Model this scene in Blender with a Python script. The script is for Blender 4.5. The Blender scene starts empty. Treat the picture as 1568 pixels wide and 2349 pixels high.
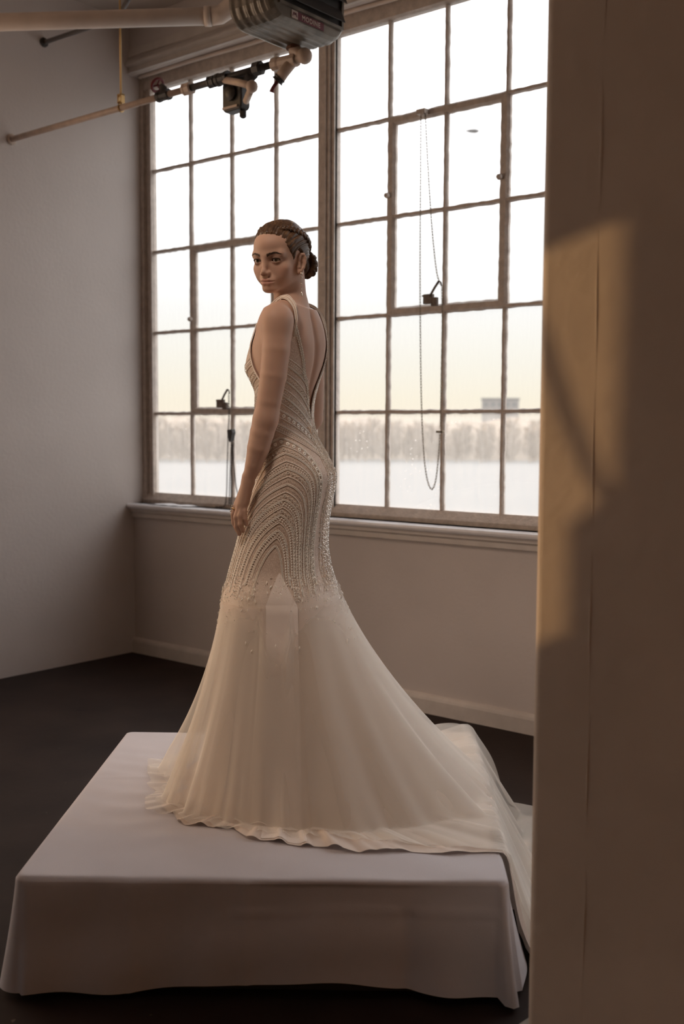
import bpy, math, random
import numpy as np
from mathutils import Vector, Matrix
random.seed(7); rng = np.random.default_rng(7)
S = bpy.context.scene
COL = S.collection
PI = math.pi

# ------------------------------------------------------------------ camera
CAM = Vector((5.2547, -4.3589, 1.42))
FPX, PITCH, ROLL, YAW = 2456.47, 0.0783666, 0.00483333, -0.6858333
Fw = Vector((math.sin(YAW) * math.cos(PITCH), math.cos(YAW) * math.cos(PITCH), -math.sin(PITCH)))
R0 = Vector((math.cos(YAW), -math.sin(YAW), 0)); U0 = R0.cross(Fw)
cR = R0 * math.cos(ROLL) + U0 * math.sin(ROLL); cU = U0 * math.cos(ROLL) - R0 * math.sin(ROLL)
cam = bpy.data.cameras.new('camera'); camo = bpy.data.objects.new('camera', cam); COL.objects.link(camo)
m = Matrix((cR, cU, -Fw)).transposed().to_4x4(); m.translation = CAM; camo.matrix_world = m
cam.sensor_fit = 'VERTICAL'; cam.sensor_height = 36; cam.sensor_width = 24
cam.lens = FPX / 2349 * 36
cam.clip_start = .05; cam.clip_end = 3000
cam.dof.use_dof = True; cam.dof.focus_distance = 3.42; cam.dof.aperture_fstop = 2.8
S.camera = camo

# ------------------------------------------------------------------ world, sun, exposure
S.view_settings.view_transform = 'Standard'; S.view_settings.look = 'None'
S.view_settings.exposure = 0.0; S.view_settings.gamma = 1.0; S.view_settings.use_curve_mapping = False
W = bpy.data.worlds.new('sky'); S.world = W; W.use_nodes = True
nt = W.node_tree; nt.nodes.clear()
wo = nt.nodes.new('ShaderNodeOutputWorld'); bg = nt.nodes.new('ShaderNodeBackground')
tc = nt.nodes.new('ShaderNodeTexCoord'); sx = nt.nodes.new('ShaderNodeSeparateXYZ'); cr = nt.nodes.new('ShaderNodeValToRGB')
nt.links.new(tc.outputs['Generated'], sx.inputs[0]); nt.links.new(sx.outputs['Z'], cr.inputs[0])
nt.links.new(cr.outputs[0], bg.inputs[0]); nt.links.new(bg.outputs[0], wo.inputs[0])
e = cr.color_ramp.elements
e[0].position = 0.0; e[0].color = (.96, .855, .70, 1)
e[1].position = .025; e[1].color = (.95, .875, .71, 1)
for p_, c_ in ((.06, (.94, .91, .81)), (.11, (.98, .98, .96)), (.17, (1.3, 1.3, 1.3)), (.26, (2.3, 2.28, 2.3)), (.45, (2.6, 2.6, 2.65)), (1, (2.6, 2.7, 2.85))):
    q = e.new(p_); q.color = (*c_, 1)
bg.inputs[1].default_value = 1.0
sun = bpy.data.lights.new('low_sun', 'SUN'); so = bpy.data.objects.new('low_sun', sun); COL.objects.link(so)
SUN_DIR = Vector((.85, .50, -.15)).normalized()
so.rotation_euler = SUN_DIR.to_track_quat('-Z', 'Y').to_euler(); so.location = (-3, -4, 3)
sun.energy = 3.6; sun.color = (1.0, .60, .26); sun.angle = math.radians(.4)

# added warm fill spot without a fixture, brightens the bride from above
sp = bpy.data.lights.new('added_fill_spot', 'SPOT'); spo = bpy.data.objects.new('added_fill_spot', sp); COL.objects.link(spo)
spo.location = (3.30, -3.60, 3.70); spo.rotation_euler = (Vector((2.97, -1.92, 1.42)) - spo.location).to_track_quat('-Z', 'Y').to_euler()
sp.energy = 120; sp.color = (1.0, .78, .62); sp.spot_size = math.radians(44); sp.spot_blend = .95; sp.shadow_soft_size = .22

# ------------------------------------------------------------------ helpers
def V(*a): return np.array(a, float)
cFn, cRn, cUn, cOn = (np.array(x) for x in (Fw, cR, cU, CAM))

class MB:
    """collects vertices and faces for one mesh"""
    def __init__(s): s.v = []; s.f = []; s.n = 0
    def add(s, v, f):
        v = np.asarray(v, float).reshape(-1, 3); s.v.append(v)
        s.f += [tuple(int(i) + s.n for i in q) for q in f]; s.n += len(v); return s
    def box(s, lo, hi):
        x0, y0, z0 = lo; x1, y1, z1 = hi
        v = [(x0, y0, z0), (x1, y0, z0), (x1, y1, z0), (x0, y1, z0), (x0, y0, z1), (x1, y0, z1), (x1, y1, z1), (x0, y1, z1)]
        return s.add(v, [(3, 2, 1, 0), (4, 5, 6, 7), (0, 1, 5, 4), (1, 2, 6, 5), (2, 3, 7, 6), (3, 0, 4, 7)])
    def prism(s, prof, axis, a, b):
        """extrude closed 2-D profile along axis 0/1/2 from a to b"""
        n = len(prof); v = []
        for t in (a, b):
            for p in prof:
                q = list(p); q.insert(axis, t); v.append(q)
        f = [(i, (i + 1) % n, n + (i + 1) % n, n + i) for i in range(n)] + [tuple(range(n - 1, -1, -1)), tuple(range(n, 2 * n))]
        return s.add(v, f)
    def tube(s, pts, r, k=10, caps=True, closed=False):
        pts = [np.asarray(p, float) for p in pts]; n = len(pts)
        rr = r if hasattr(r, '__len__') else [r] * n
        tang = []
        for i in range(n):
            if closed: t = pts[(i + 1) % n] - pts[i - 1]
            else: t = pts[min(i + 1, n - 1)] - pts[max(i - 1, 0)]
            tang.append(t / (np.linalg.norm(t) + 1e-12))
        up = V(0, 0, 1) if abs(tang[0][2]) < .9 else V(1, 0, 0)
        nrm = np.cross(tang[0], up); nrm /= np.linalg.norm(nrm); v = []
        for i in range(n):
            nrm = nrm - tang[i] * (nrm @ tang[i]); nrm /= np.linalg.norm(nrm) + 1e-12
            b = np.cross(tang[i], nrm)
            for j in range(k):
                a = 2 * PI * j / k
                v.append(pts[i] + rr[i] * (math.cos(a) * nrm + math.sin(a) * b))
        f = []
        for i in range(n if closed else n - 1):
            i2 = (i + 1) % n
            f += [(i * k + j, i * k + (j + 1) % k, i2 * k + (j + 1) % k, i2 * k + j) for j in range(k)]
        if caps and not closed: f += [tuple(range(k - 1, -1, -1)), tuple(range((n - 1) * k, n * k))]
        return s.add(v, f)
    def lathe(s, prof, c, axis=(0, 0, 1), k=16):
        """prof: list of (radius, height along axis)"""
        ax = Vector(axis).normalized(); q = ax.to_track_quat('Z', 'Y').to_matrix(); v = []
        for r_, h in prof:
            for j in range(k):
                a = 2 * PI * j / k
                v.append(np.array(q @ Vector((r_ * math.cos(a), r_ * math.sin(a), h))) + np.asarray(c, float))
        n = len(prof); f = []
        for i in range(n - 1):
            f += [(i * k + j, i * k + (j + 1) % k, (i + 1) * k + (j + 1) % k, (i + 1) * k + j) for j in range(k)]
        f += [tuple(range(k - 1, -1, -1)), tuple(range((n - 1) * k, n * k))]
        return s.add(v, f)
    def ball(s, c, r, k=8, n=5):
        r = np.broadcast_to(np.asarray(r, float), (3,)); v = []
        for i in range(n + 1):
            t = PI * i / n
            for j in range(k):
                a = 2 * PI * j / k
                v.append((c[0] + r[0] * math.sin(t) * math.cos(a), c[1] + r[1] * math.sin(t) * math.sin(a), c[2] + r[2] * math.cos(t)))
        return s.add(v, [(i * k + j, (i + 1) * k + j, (i + 1) * k + (j + 1) % k, i * k + (j + 1) % k) for i in range(n) for j in range(k)])
    def build(s, name, mat, parent=None, smooth=False, bevel=0, label=None):
        me = bpy.data.meshes.new(name)
        me.from_pydata(np.concatenate(s.v).tolist(), [], s.f); me.validate(verbose=False)
        return link(name, me, mat, parent, smooth, bevel, label)

def link(name, me, mat, parent=None, smooth=False, bevel=0, label=None):
    o = bpy.data.objects.new(name, me); COL.objects.link(o)
    if mat: me.materials.append(mat)
    if smooth: me.polygons.foreach_set('use_smooth', [True] * len(me.polygons))
    if bevel:
        b = o.modifiers.new('bevel', 'BEVEL'); b.width = bevel; b.segments = 2; b.limit_method = 'ANGLE'
    if parent: o.parent = parent
    if label: o['label'] = label
    return o
def grid_mesh(name, P, mat, parent=None, closed_u=False, smooth=True, label=None):
    """P: (nu, nv, 3) array to a quad sheet"""
    nu, nv = P.shape[:2]
    I = np.arange(nu * nv).reshape(nu, nv)
    a = I if closed_u else I[:-1]; b = np.roll(I, -1, 0) if closed_u else I[1:]
    q = np.stack([a[:, :-1], b[:, :-1], b[:, 1:], a[:, 1:]], -1).reshape(-1, 4)
    return link(name, np_mesh(name, P.reshape(-1, 3), q), mat, parent, smooth, 0, label)
def np_mesh(name, v, q):
    me = bpy.data.meshes.new(name); k = q.shape[1]
    me.vertices.add(len(v)); me.vertices.foreach_set('co', np.asarray(v, np.float32).ravel())
    me.loops.add(q.size); me.loops.foreach_set('vertex_index', q.ravel().astype(np.int32))
    me.polygons.add(len(q)); me.polygons.foreach_set('loop_start', np.arange(0, q.size, k, dtype=np.int32))
    me.polygons.foreach_set('loop_total', np.full(len(q), k, np.int32)); me.update(calc_edges=True)
    return me
def empty(name, loc=(0, 0, 0)):
    o = bpy.data.objects.new(name, None); COL.objects.link(o); o.empty_display_size = .1
    return o
def thing(o, label, cat, group=None):
    o['label'] = label; o['category'] = cat
    if group: o['group'] = group
    return o
def struct(o): o['kind'] = 'structure'; return o

def mat(name, color, rough=.6, metal=0, noise=0, nscale=20, bump=0, bscale=60, spec=.5, coords='Object', **kw):
    M = bpy.data.materials.new(name); M.use_nodes = True; t = M.node_tree; b = t.nodes['Principled BSDF']
    b.inputs['Base Color'].default_value = (*color, 1); b.inputs['Roughness'].default_value = rough
    b.inputs['Metallic'].default_value = metal; b.inputs['Specular IOR Level'].default_value = spec
    for k_, v_ in kw.items(): b.inputs[k_.replace('_', ' ')].default_value = v_
    c = t.nodes.new('ShaderNodeTexCoord')
    if noise:
        n = t.nodes.new('ShaderNodeTexNoise'); n.inputs['Scale'].default_value = nscale; n.inputs['Detail'].default_value = 6
        r_ = t.nodes.new('ShaderNodeValToRGB')
        r_.color_ramp.elements[0].position = .3; r_.color_ramp.elements[1].position = .7
        r_.color_ramp.elements[0].color = (*[x * (1 - noise) for x in color], 1)
        r_.color_ramp.elements[1].color = (*[min(1, x * (1 + noise)) for x in color], 1)
        t.links.new(c.outputs[coords], n.inputs['Vector']); t.links.new(n.outputs['Fac'], r_.inputs[0])
        t.links.new(r_.outputs[0], b.inputs['Base Color'])
    if bump:
        n = t.nodes.new('ShaderNodeTexNoise'); n.inputs['Scale'].default_value = bscale; n.inputs['Detail'].default_value = 4
        bu = t.nodes.new('ShaderNodeBump'); bu.inputs['Strength'].default_value = bump; bu.inputs['Distance'].default_value = .01
        t.links.new(c.outputs[coords], n.inputs['Vector']); t.links.new(n.outputs['Fac'], bu.inputs['Height'])
        t.links.new(bu.outputs[0], b.inputs['Normal'])
    return M

# ------------------------------------------------------------------ materials of the room
M_wall = mat('painted_wall', (.645, .58, .545), .75, noise=.03, nscale=3, bump=.12, bscale=45)
M_trim = mat('painted_trim', (.66, .60, .55), .5, noise=.06, nscale=12, bump=.08)
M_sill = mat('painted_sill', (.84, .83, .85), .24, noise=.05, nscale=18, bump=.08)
M_steel = mat('painted_window_steel', (.60, .515, .45), .55, noise=.14, nscale=30, bump=.35, bscale=90)
M_ceil = mat('painted_ceiling', (.52, .45, .40), .8, noise=.04, nscale=5)
M_col = mat('painted_column', (.66, .56, .48), .62, noise=.07, nscale=4, bump=.18, bscale=30)
M_brick = mat('warm_back_wall', (.32, .21, .145), .8, noise=.15, nscale=8)
M_pipe = mat('tan_painted_pipe', (.52, .40, .32), .45, noise=.12, nscale=25)
M_white_pipe = mat('white_painted_pipe', (.72, .61, .53), .5, noise=.06, nscale=10)
M_iron = mat('black_iron', (.035, .03, .028), .5, noise=.3, nscale=30)
M_conduit = mat('grey_conduit', (.16, .145, .14), .5)
M_red = mat('red_enamel', (.16, .02, .025), .45)
M_rust = mat('rusty_iron', (.13, .055, .03), .7, noise=.4, nscale=40)
M_heater = mat('heater_enamel', (.20, .175, .145), .32, noise=.35, nscale=14, metal=.25)
M_dark = mat('dark_louvre', (.035, .03, .028), .6)
M_labelw = mat('label_white', (.55, .45, .40), .6)
M_labelr = mat('label_red', (.16, .035, .05), .6)
M_brass = mat('brass', (.55, .36, .16), .35, metal=.8)
M_chain = mat('weathered_chain', (.30, .24, .17), .45, metal=.5)
M_latch = mat('weathered_latch', (.16, .12, .095), .6, noise=.3, nscale=60)
M_paper = mat('white_paper', (.78, .76, .77), .7)
M_cloth = mat('white_tablecloth', (.62, .59, .62), .85, noise=.03, nscale=6, bump=.06, bscale=240)

# floor: dark brown worn paint with flecks and a scuffed bare patch beside the column
M_floor = bpy.data.materials.new('dark_floor'); M_floor.use_nodes = True
t = M_floor.node_tree; b = t.nodes['Principled BSDF']; c = t.nodes.new('ShaderNodeTexCoord')
def N(tree, kind, **kw):
    n = tree.nodes.new(kind)
    for k_, v_ in kw.items():
        try: n.inputs[k_].default_value = v_
        except (KeyError, TypeError): setattr(n, k_, v_)
    return n
def ramp(tree, src, stops):
    r_ = tree.nodes.new('ShaderNodeValToRGB'); el = r_.color_ramp.elements
    while len(el) < len(stops): el.new(.5)
    for i, (p_, c_) in enumerate(stops):
        el[i].position = p_; el[i].color = (*c_, 1) if hasattr(c_, '__len__') else (c_, c_, c_, 1)
    tree.links.new(src, r_.inputs[0]); return r_.outputs[0]
n1 = N(t, 'ShaderNodeTexNoise', Scale=3.0, Detail=8.0); t.links.new(c.outputs['Object'], n1.inputs['Vector'])
base = ramp(t, n1.outputs['Fac'], [(.3, (.020, .0125, .0105)), (.7, (.036, .0235, .019))])
n2 = N(t, 'ShaderNodeTexNoise', Scale=26.0, Detail=3.0, Roughness=.6); t.links.new(c.outputs['Object'], n2.inputs['Vector'])
fl = ramp(t, n2.outputs['Fac'], [(.715, 0.0), (.76, .6)])
n3 = N(t, 'ShaderNodeTexNoise', Scale=4.2, Detail=5.0); t.links.new(c.outputs['Object'], n3.inputs['Vector'])
dk = ramp(t, n3.outputs['Fac'], [(.27, .0), (.31, 1.0)])
mx = N(t, 'ShaderNodeMix', data_type='RGBA'); mx.inputs[7].default_value = (.16, .12, .10, 1)
t.links.new(fl, mx.inputs[0]); t.links.new(base, mx.inputs[6])
mx2 = N(t, 'ShaderNodeMix', data_type='RGBA', blend_type='MULTIPLY'); mx2.inputs[0].default_value = .55
t.links.new(mx.outputs[2], mx2.inputs[6]); t.links.new(dk, mx2.inputs[7])
t.links.new(mx2.outputs[2], b.inputs['Base Color'])
b.inputs['Roughness'].default_value = .6; b.inputs['Specular IOR Level'].default_value = .14
bu = N(t, 'ShaderNodeBump', Strength=.15, Distance=.004); t.links.new(n2.outputs['Fac'], bu.inputs['Height']); t.links.new(bu.outputs[0], b.inputs['Normal'])
M_bare = mat('bare_concrete', (.30, .27, .23), .6, noise=.25, nscale=30, bump=.2, bscale=80)

# window glass: clear with real dust on it (denser on the lowest row)
def glass_mat(name, dust, var=.25):
    M = bpy.data.materials.new(name); M.use_nodes = True; t = M.node_tree; t.nodes.clear()
    o = t.nodes.new('ShaderNodeOutputMaterial'); tr = N(t, 'ShaderNodeBsdfTransparent'); gl = N(t, 'ShaderNodeBsdfGlossy', Roughness=.05)
    lw = N(t, 'ShaderNodeLayerWeight'); fr = N(t, 'ShaderNodeMath', operation='POWER'); fr.inputs[1].default_value = 5; t.links.new(lw.outputs['Facing'], fr.inputs[0]); mg = N(t, 'ShaderNodeMixShader'); md = N(t, 'ShaderNodeMixShader')
    tl = N(t, 'ShaderNodeBsdfTranslucent'); tl.inputs[0].default_value = (.92, .84, .76, 1)
    t.links.new(fr.outputs[0], mg.inputs[0]); t.links.new(tr.outputs[0], mg.inputs[1]); t.links.new(gl.outputs[0], mg.inputs[2])
    c = N(t, 'ShaderNodeTexCoord'); mp = N(t, 'ShaderNodeMapping'); mp.inputs['Scale'].default_value = (26, 1, 5)
    n = N(t, 'ShaderNodeTexNoise', Scale=1.6, Detail=6.0, Roughness=.65)
    t.links.new(c.outputs['Object'], mp.inputs[0]); t.links.new(mp.outputs[0], n.inputs['Vector'])
    r1 = ramp(t, n.outputs['Fac'], [(.3, dust * (1 - var)), (.7, min(1, dust * (1 + var)))])
    v = N(t, 'ShaderNodeTexVoronoi', Scale=38.0); t.links.new(c.outputs['Object'], v.inputs['Vector'])
    n2 = N(t, 'ShaderNodeTexNoise', Scale=6.0); t.links.new(c.outputs['Object'], n2.inputs['Vector'])
    r2 = ramp(t, v.outputs['Distance'], [(.10, .5 if dust > .2 else 0), (.2, 0.0)]); r3 = ramp(t, n2.outputs['Fac'], [(.55, 0.0), (.65, 1.0)])
    mm = N(t, 'ShaderNodeMath', operation='MULTIPLY'); t.links.new(r2, mm.inputs[0]); t.links.new(r3, mm.inputs[1])
    aa = N(t, 'ShaderNodeMath', operation='ADD', use_clamp=True); t.links.new(r1, aa.inputs[0]); t.links.new(mm.outputs[0], aa.inputs[1])
    t.links.new(aa.outputs[0], md.inputs[0]); t.links.new(mg.outputs[0], md.inputs[1]); t.links.new(tl.outputs[0], md.inputs[2])
    t.links.new(md.outputs[0], o.inputs[0]); return M
M_glass = glass_mat('window_glass', .05); M_dusty = glass_mat('dusty_window_glass', .21); M_sun_dimmer = glass_mat('sun_dimming_glass', .44, .04); M_diffuser = glass_mat('sun_diffuser_glass', .66, .04)  # last two belong to added windows, made to dim and spread the sun

# ------------------------------------------------------------------ room shell
HC = 3.873; XR, YB = 6.8, -9.0
ZS, ZH = .945, 3.55            # window opening
def wall_with_holes(name, axis, at0, at1, a0, a1, holes, m, z1=HC):
    """a wall slab normal to axis (0 or 1) from at0 to at1, spanning a0..a1, with rectangular holes (lo, hi, z0, z1)"""
    B = MB(); cuts = sorted(holes); x = a0
    def bx(u0, u1, z0, z1):
        if u1 - u0 > 1e-6 and z1 - z0 > 1e-6:
            B.box((at0, u0, z0), (at1, u1, z1)) if axis == 0 else B.box((u0, at0, z0), (u1, at1, z1))
    for lo, hi, h0, h1 in cuts:
        bx(x, lo, 0, z1); bx(lo, hi, 0, h0); bx(lo, hi, h1, z1); x = hi
    bx(x, a1, 0, z1)
    return struct(B.build(name, m))
WIN1 = (0.0, 3.02); WIN3 = (3.45, 6.47)
wall_with_holes('wall_back', 1, 0.0, .26, 0.0, XR, [(*WIN1, ZS, ZH), (*WIN3, ZS, ZH)], M_wall)
LW = [(-5.36, -4.70, 1.35, 2.95), (-8.7, -7.0, .95, 3.4), (-4.40, -1.75, .50, 3.35)]
wall_with_holes('wall_left', 0, -.26, 0.0, YB, .135, LW, M_wall)
wall_with_holes('wall_right', 0, XR, XR + .2, YB, .26, [], M_brick)
wall_with_holes('wall_front', 1, YB - .2, YB, -.26, XR + .2, [], M_brick)
struct(MB().box((-.26, YB - .2, -.12), (XR + .2, .26, 0)).build('floor', M_floor))
struct(MB().box((-.26, YB - .2, HC), (XR + .2, .26, HC + .12)).build('ceiling', M_ceil))
# bare concrete patch around the column foot (flush sheet of worn-off paint)
pb = [(4.045, -2.06), (4.30, -1.86), (4.9, -2.1), (4.9, -3.0), (4.06, -2.9), (4.018, -2.5), (4.03, -2.2)]
B = MB(); B.prism([(x, y) for x, y in pb], 2, .0005, .0025); struct(B.build('trim_7', M_bare))
# baseboard with rounded top, sill, apron, head mouldings
prof = [(0, 0), (-.024, 0), (-.024, .070), (-.02, .083), (-.012, .091), (0, .095)]
struct(MB().prism(prof, 0, .0, XR).build('baseboard_back', M_trim))
prof = [(.25, ZS), (-.045, ZS), (-.056, ZS - .006), (-.06, ZS - .016), (-.056, ZS - .026), (-.045, ZS - .032), (0, ZS - .032)]
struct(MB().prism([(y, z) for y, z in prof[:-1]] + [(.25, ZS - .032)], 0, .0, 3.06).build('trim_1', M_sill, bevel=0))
prof = [(0, ZS - .032), (-.036, ZS - .032), (-.036, ZS - .05), (-.024, ZS - .06), (-.022, ZS - .085), (0, ZS - .09)]
struct(MB().prism(prof, 0, .0, 3.06).build('trim_2', M_trim))
prof = [(0, 3.64), (-.012, 3.64), (-.034, 3.612), (-.034, 3.60), (-.006, 3.588), (-.006, 3.566), (-.02, 3.556), (0, 3.552)]
struct(MB().prism(prof, 0, .0, XR).build('trim_3', M_trim))
struct(MB().prism([(0, 3.70), (-.008, 3.70), (-.008, 3.655), (0, 3.65)], 0, .0, XR).build('trim_4', M_trim))
B = MB(); B.tube([(x, .035 + .004 * math.sin(x * 7), 3.538 + .003 * math.sin(x * 5)) for x in np.linspace(.05, 3.0, 24)], .011, 8)
struct(B.build('trim_5', M_white_pipe, smooth=True))

# ------------------------------------------------------------------ steel windows
YW = .112
XA = [.088, .423, .768, 1.113, 1.447]; XB = [1.560, 1.900, 2.245, 2.590, 2.935]
ZR = [3.465, 2.986, 2.496, 2.002, 1.504, 1.010]
def lumpy_bar(p0, p1, w, d, amp=.0022, n=14):
    """glazing bar with putty lumps; w across in the window plane, d deep along y"""
    p0, p1 = V(*p0), V(*p1); t_ = (p1 - p0) / np.linalg.norm(p1 - p0); s_ = np.cross(t_, V(0, 1, 0)); B = MB(); v = []
    n = max(4, int(np.linalg.norm(p1 - p0) / .025))
    for i in range(n + 1):
        c_ = p0 + (p1 - p0) * i / n
        a, b_ = w / 2 + rng.uniform(-amp, amp), w / 2 + rng.uniform(-amp, amp)
        for (q, dy) in ((-a * .55, -d * .5), (b_ * .55, -d * .5), (b_, -d * .1), (b_, d * .4), (-a, d * .4), (-a, -d * .1)): v.append(c_ + s_ * q + V(0, dy, 0))
    f = [(i * 6 + j, i * 6 + (j + 1) % 6, i * 6 + 6 + (j + 1) % 6, i * 6 + 6 + j) for i in range(n) for j in range(6)]
    return B.add(v, f + [tuple(range(5, -1, -1)), tuple(range(n * 6, n * 6 + 6))])
def window(name, X, x0, x1, vent):
    """vent = (first column, last column, first row, last row) of the opening casement"""
    r = struct(empty(name)); zt, zb = ZR[0], ZR[-1]
    MB().prism([(YW - .03, ZH), (YW - .03, zt + .012), (YW - .012, zt + .004), (YW + .02, zt), (YW + .02, ZH)], 0, x0, x1).build('head_frame', M_steel, r)
    MB().prism([(YW - .045, ZS), (YW - .045, ZS + .022), (YW - .02, zb - .012), (YW - .01, zb), (YW + .02, zb), (YW + .02, ZS)], 0, x0, x1).build('bottom_frame', M_steel, r)
    for a, b_, sgn in ((x0, X[0], 1), (X[-1], x1, -1)):
        lo, hi = min(a, b_), max(a, b_); e_ = X[0] if sgn > 0 else X[-1]
        B = MB().box((lo, YW - .012, ZS), (hi, YW + .02, ZH))
        q = lo if sgn > 0 else hi
        B.box((min(q, q + sgn * .03), YW - .035, ZS), (max(q, q + sgn * .03), YW - .012, ZH))
        B.box((min(e_, e_ - sgn * .014), YW - .026, ZS + .03), (max(e_, e_ - sgn * .014), YW - .012, ZH - .05)); B.build('jamb', M_steel, r)
    c0, c1, r0_, r1_ = vent
    for i in range(1, len(X) - 1):
        edge = i in (c0, c1)
        for j in range(5):
            inv = edge and r0_ <= j < r1_
            x = X[i]
            if inv: x = X[i] + (.014 if i == c0 else -.012)
            lumpy_bar((x, YW, ZR[j]), (x, YW, ZR[j + 1]), .052 if inv else .023, .0358 if inv else .026).build('glazing_bar', M_steel, r)
    for j in range(1, 5):
        for i in range(len(X) - 1):
            inv = j in (r0_, r1_) and c0 <= i < c1
            z = ZR[j] + (.012 if (inv and j == r1_) else 0) - (.012 if (inv and j == r0_) else 0)
            lumpy_bar((X[i], YW, z), (X[i + 1], YW, z), .046 if inv else .022, .034 if inv else .028).build('glazing_bar', M_steel, r)
    for i in range(len(X) - 1):
        for j in range(5):
            MB().box((X[i] - .002, YW - .002, ZR[j + 1] - .002), (X[i + 1] + .002, YW + .002, ZR[j] + .002)).build('pane', M_dusty if j == 4 else M_glass, r)
    return r
w1 = window('window_1', XA, 0.0, 1.478, (1, 3, 2, 4))
w2 = window('window_2', XB, 1.530, 3.02, (1, 3, 1, 3))
B = MB().box((1.470, YW - .05, ZS), (1.538, YW + .03, ZH)); B.box((1.488, YW - .062, ZS), (1.52, YW - .05, ZH)); struct(B.build('trim_6', M_steel))
# further windows of the same strip beyond the column, then unseen ones added to the left wall for sun and fill
window('window_3', [x + 3.45 for x in XA], 3.45, 4.928, (1, 3, 1, 3)); window('window_4', [x + 3.45 for x in XB], 4.98, 6.47, (1, 3, 1, 3))
struct(MB().box((4.92, YW - .05, ZS), (4.99, YW + .03, ZH)).build('trim_8', M_steel))
def plain_window(name, y0, y1, z0, z1, ny, nz, fw=.05, glass=None):
    r = struct(empty(name)); B = MB()
    for a in (y0, y1 - fw): B.box((-.16, a, z0), (-.10, a + fw, z1))
    for a in (z0, z1 - fw): B.box((-.16, y0 + fw, a), (-.10, y1 - fw, a + fw))
    B.build('frame', M_steel, r)
    for i in range(1, ny):
        y = y0 + (y1 - y0) * i / ny; MB().box((-.14, y - .012, z0), (-.115, y + .012, z1)).build('glazing_bar', M_steel, r)
    for i in range(1, nz):
        z = z0 + (z1 - z0) * i / nz; MB().box((-.139, y0, z - .012), (-.116, y1, z + .012)).build('glazing_bar', M_steel, r)
    MB().box((-.13, y0, z0), (-.126, y1, z1)).build('pane', glass or M_glass, r)
    return r
r5 = plain_window('added_window_5', *LW[0], 1, 1, glass=M_sun_dimmer)  # added out of view to throw the sun patch onto the column
# two unseen boards added inside it, cut to shape the sun patch on the column
MB().prism([(-5.36, 1.35), (-4.826, 1.35), (-4.826, 1.68), (-4.90, 1.76), (-4.90, 1.98), (-4.958, 2.08), (-4.965, 2.95), (-5.36, 2.95)], 0, -.045, -.025).build('sun_gobo', M_trim, r5)
MB().prism([(-4.70, 1.35), (-4.800, 1.35), (-4.800, 2.49), (-4.975, 2.62), (-4.975, 2.95), (-4.70, 2.95)], 0, -.02, .0).build('sun_gobo', M_trim, r5)
B = MB(); B.tube([(-.01, -4.79, 2.50), (-.01, -4.84, 2.345), (-.01, -4.875, 2.20), (-.01, -4.915, 2.08), (-.01, -4.96, 1.98)], .012, 8); B.build('gobo_bar', M_steel, r5)  # added bar that casts the slanting shadow across the patch
plain_window('added_window_6', *LW[1], 3, 4); plain_window('added_window_7', *LW[2], 1, 1, glass=M_diffuser)  # both added out of view, one for warm bounce, one for soft fill

# pivots, latches and pull chains of the opening casements
def latch(x, z, parent):
    y = YW - .03
    B = MB(); B.box((x - .035, y - .022, z + .0), (x + .02, y, z + .048)); B.box((x - .05, y - .012, z + .038), (x - .01, y - .004, z + .046))
    B.box((x + .01, y - .02, z - .012), (x + .045, y, z + .03)); o = B.build('latch', M_latch, parent, bevel=.003)
    B = MB(); B.tube([(x + .0, y - .018, z + .03), (x + .035, y - .022, z + .075), (x + .06, y - .022, z + .105)], .006, 6)
    B.tube([(x + .06, y - .022, z + .105), (x + .072, y - .022, z + .098), (x + .076, y - .022, z + .08)], .004, 6); B.build('lever', M_latch, o)
latch(.715, 1.535, w1); latch(2.185, 2.035, w2)
def knob(x, z, parent): MB().lathe([(.004, -.012), (.013, -.010), (.015, 0), (.011, .012), (.004, .016)], (x, YW - .03, z), (0, -1, 0), 10).build('pivot', M_steel, parent, smooth=True)
knob(1.905, 2.60, w2); knob(2.565, 2.60, w2); knob(.437, 2.065, w1)
B = MB(); B.box((2.10, YW - .055, 2.962), (2.15, YW - .02, 2.985)); B.lathe([(.006, -.01), (.014, -.009), (.011, 0), (.014, .009), (.006, .01)], (2.135, YW - .045, 2.965), (1, 0, .3), 10); B.build('pulley', M_steel, w2)
def resample(pts, step):
    pts = np.asarray(pts, float); d = np.r_[0, np.cumsum(np.linalg.norm(np.diff(pts, axis=0), axis=1))]
    n = max(2, int(round(d[-1] / step)) + 1); s_ = np.linspace(0, d[-1], n)
    return np.stack([np.interp(s_, d, pts[:, k]) for k in range(3)], 1)
def smooth_path(pts, n=8):
    """Catmull-Rom through the points"""
    P = np.asarray(pts, float); P = np.vstack([2 * P[0] - P[1], P, 2 * P[-1] - P[-2]]); out = []
    for i in range(1, len(P) - 2):
        a, b_, c_, d_ = P[i - 1:i + 3]
        for k in range(n):
            t_ = k / n
            out.append(.5 * ((2 * b_) + (-a + c_) * t_ + (2 * a - 5 * b_ + 4 * c_ - d_) * t_ ** 2 + (-a + 3 * b_ - 3 * c_ + d_) * t_ ** 3))
    out.append(P[-2]); return np.array(out)
def chain(B, pts, r=.0034, step=.0145):
    P = resample(pts, step)
    for i in range(len(P) - 1):
        a, b_ = P[i], P[i + 1]; t_ = (b_ - a) / np.linalg.norm(b_ - a); s_ = np.cross(t_, V(0, 1, 0)); s_ /= np.linalg.norm(s_)
        w_ = s_ if i % 2 else V(0, 1, 0); c_ = (a + b_) / 2; L = step * .72
        B.tube([c_ + t_ * L * math.cos(q) + w_ * r * 1.15 * math.sin(q) for q in np.linspace(0, 2 * PI, 9)[:-1]], r * .42, 4, closed=True)
yc = YW - .045
B = MB()
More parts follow.
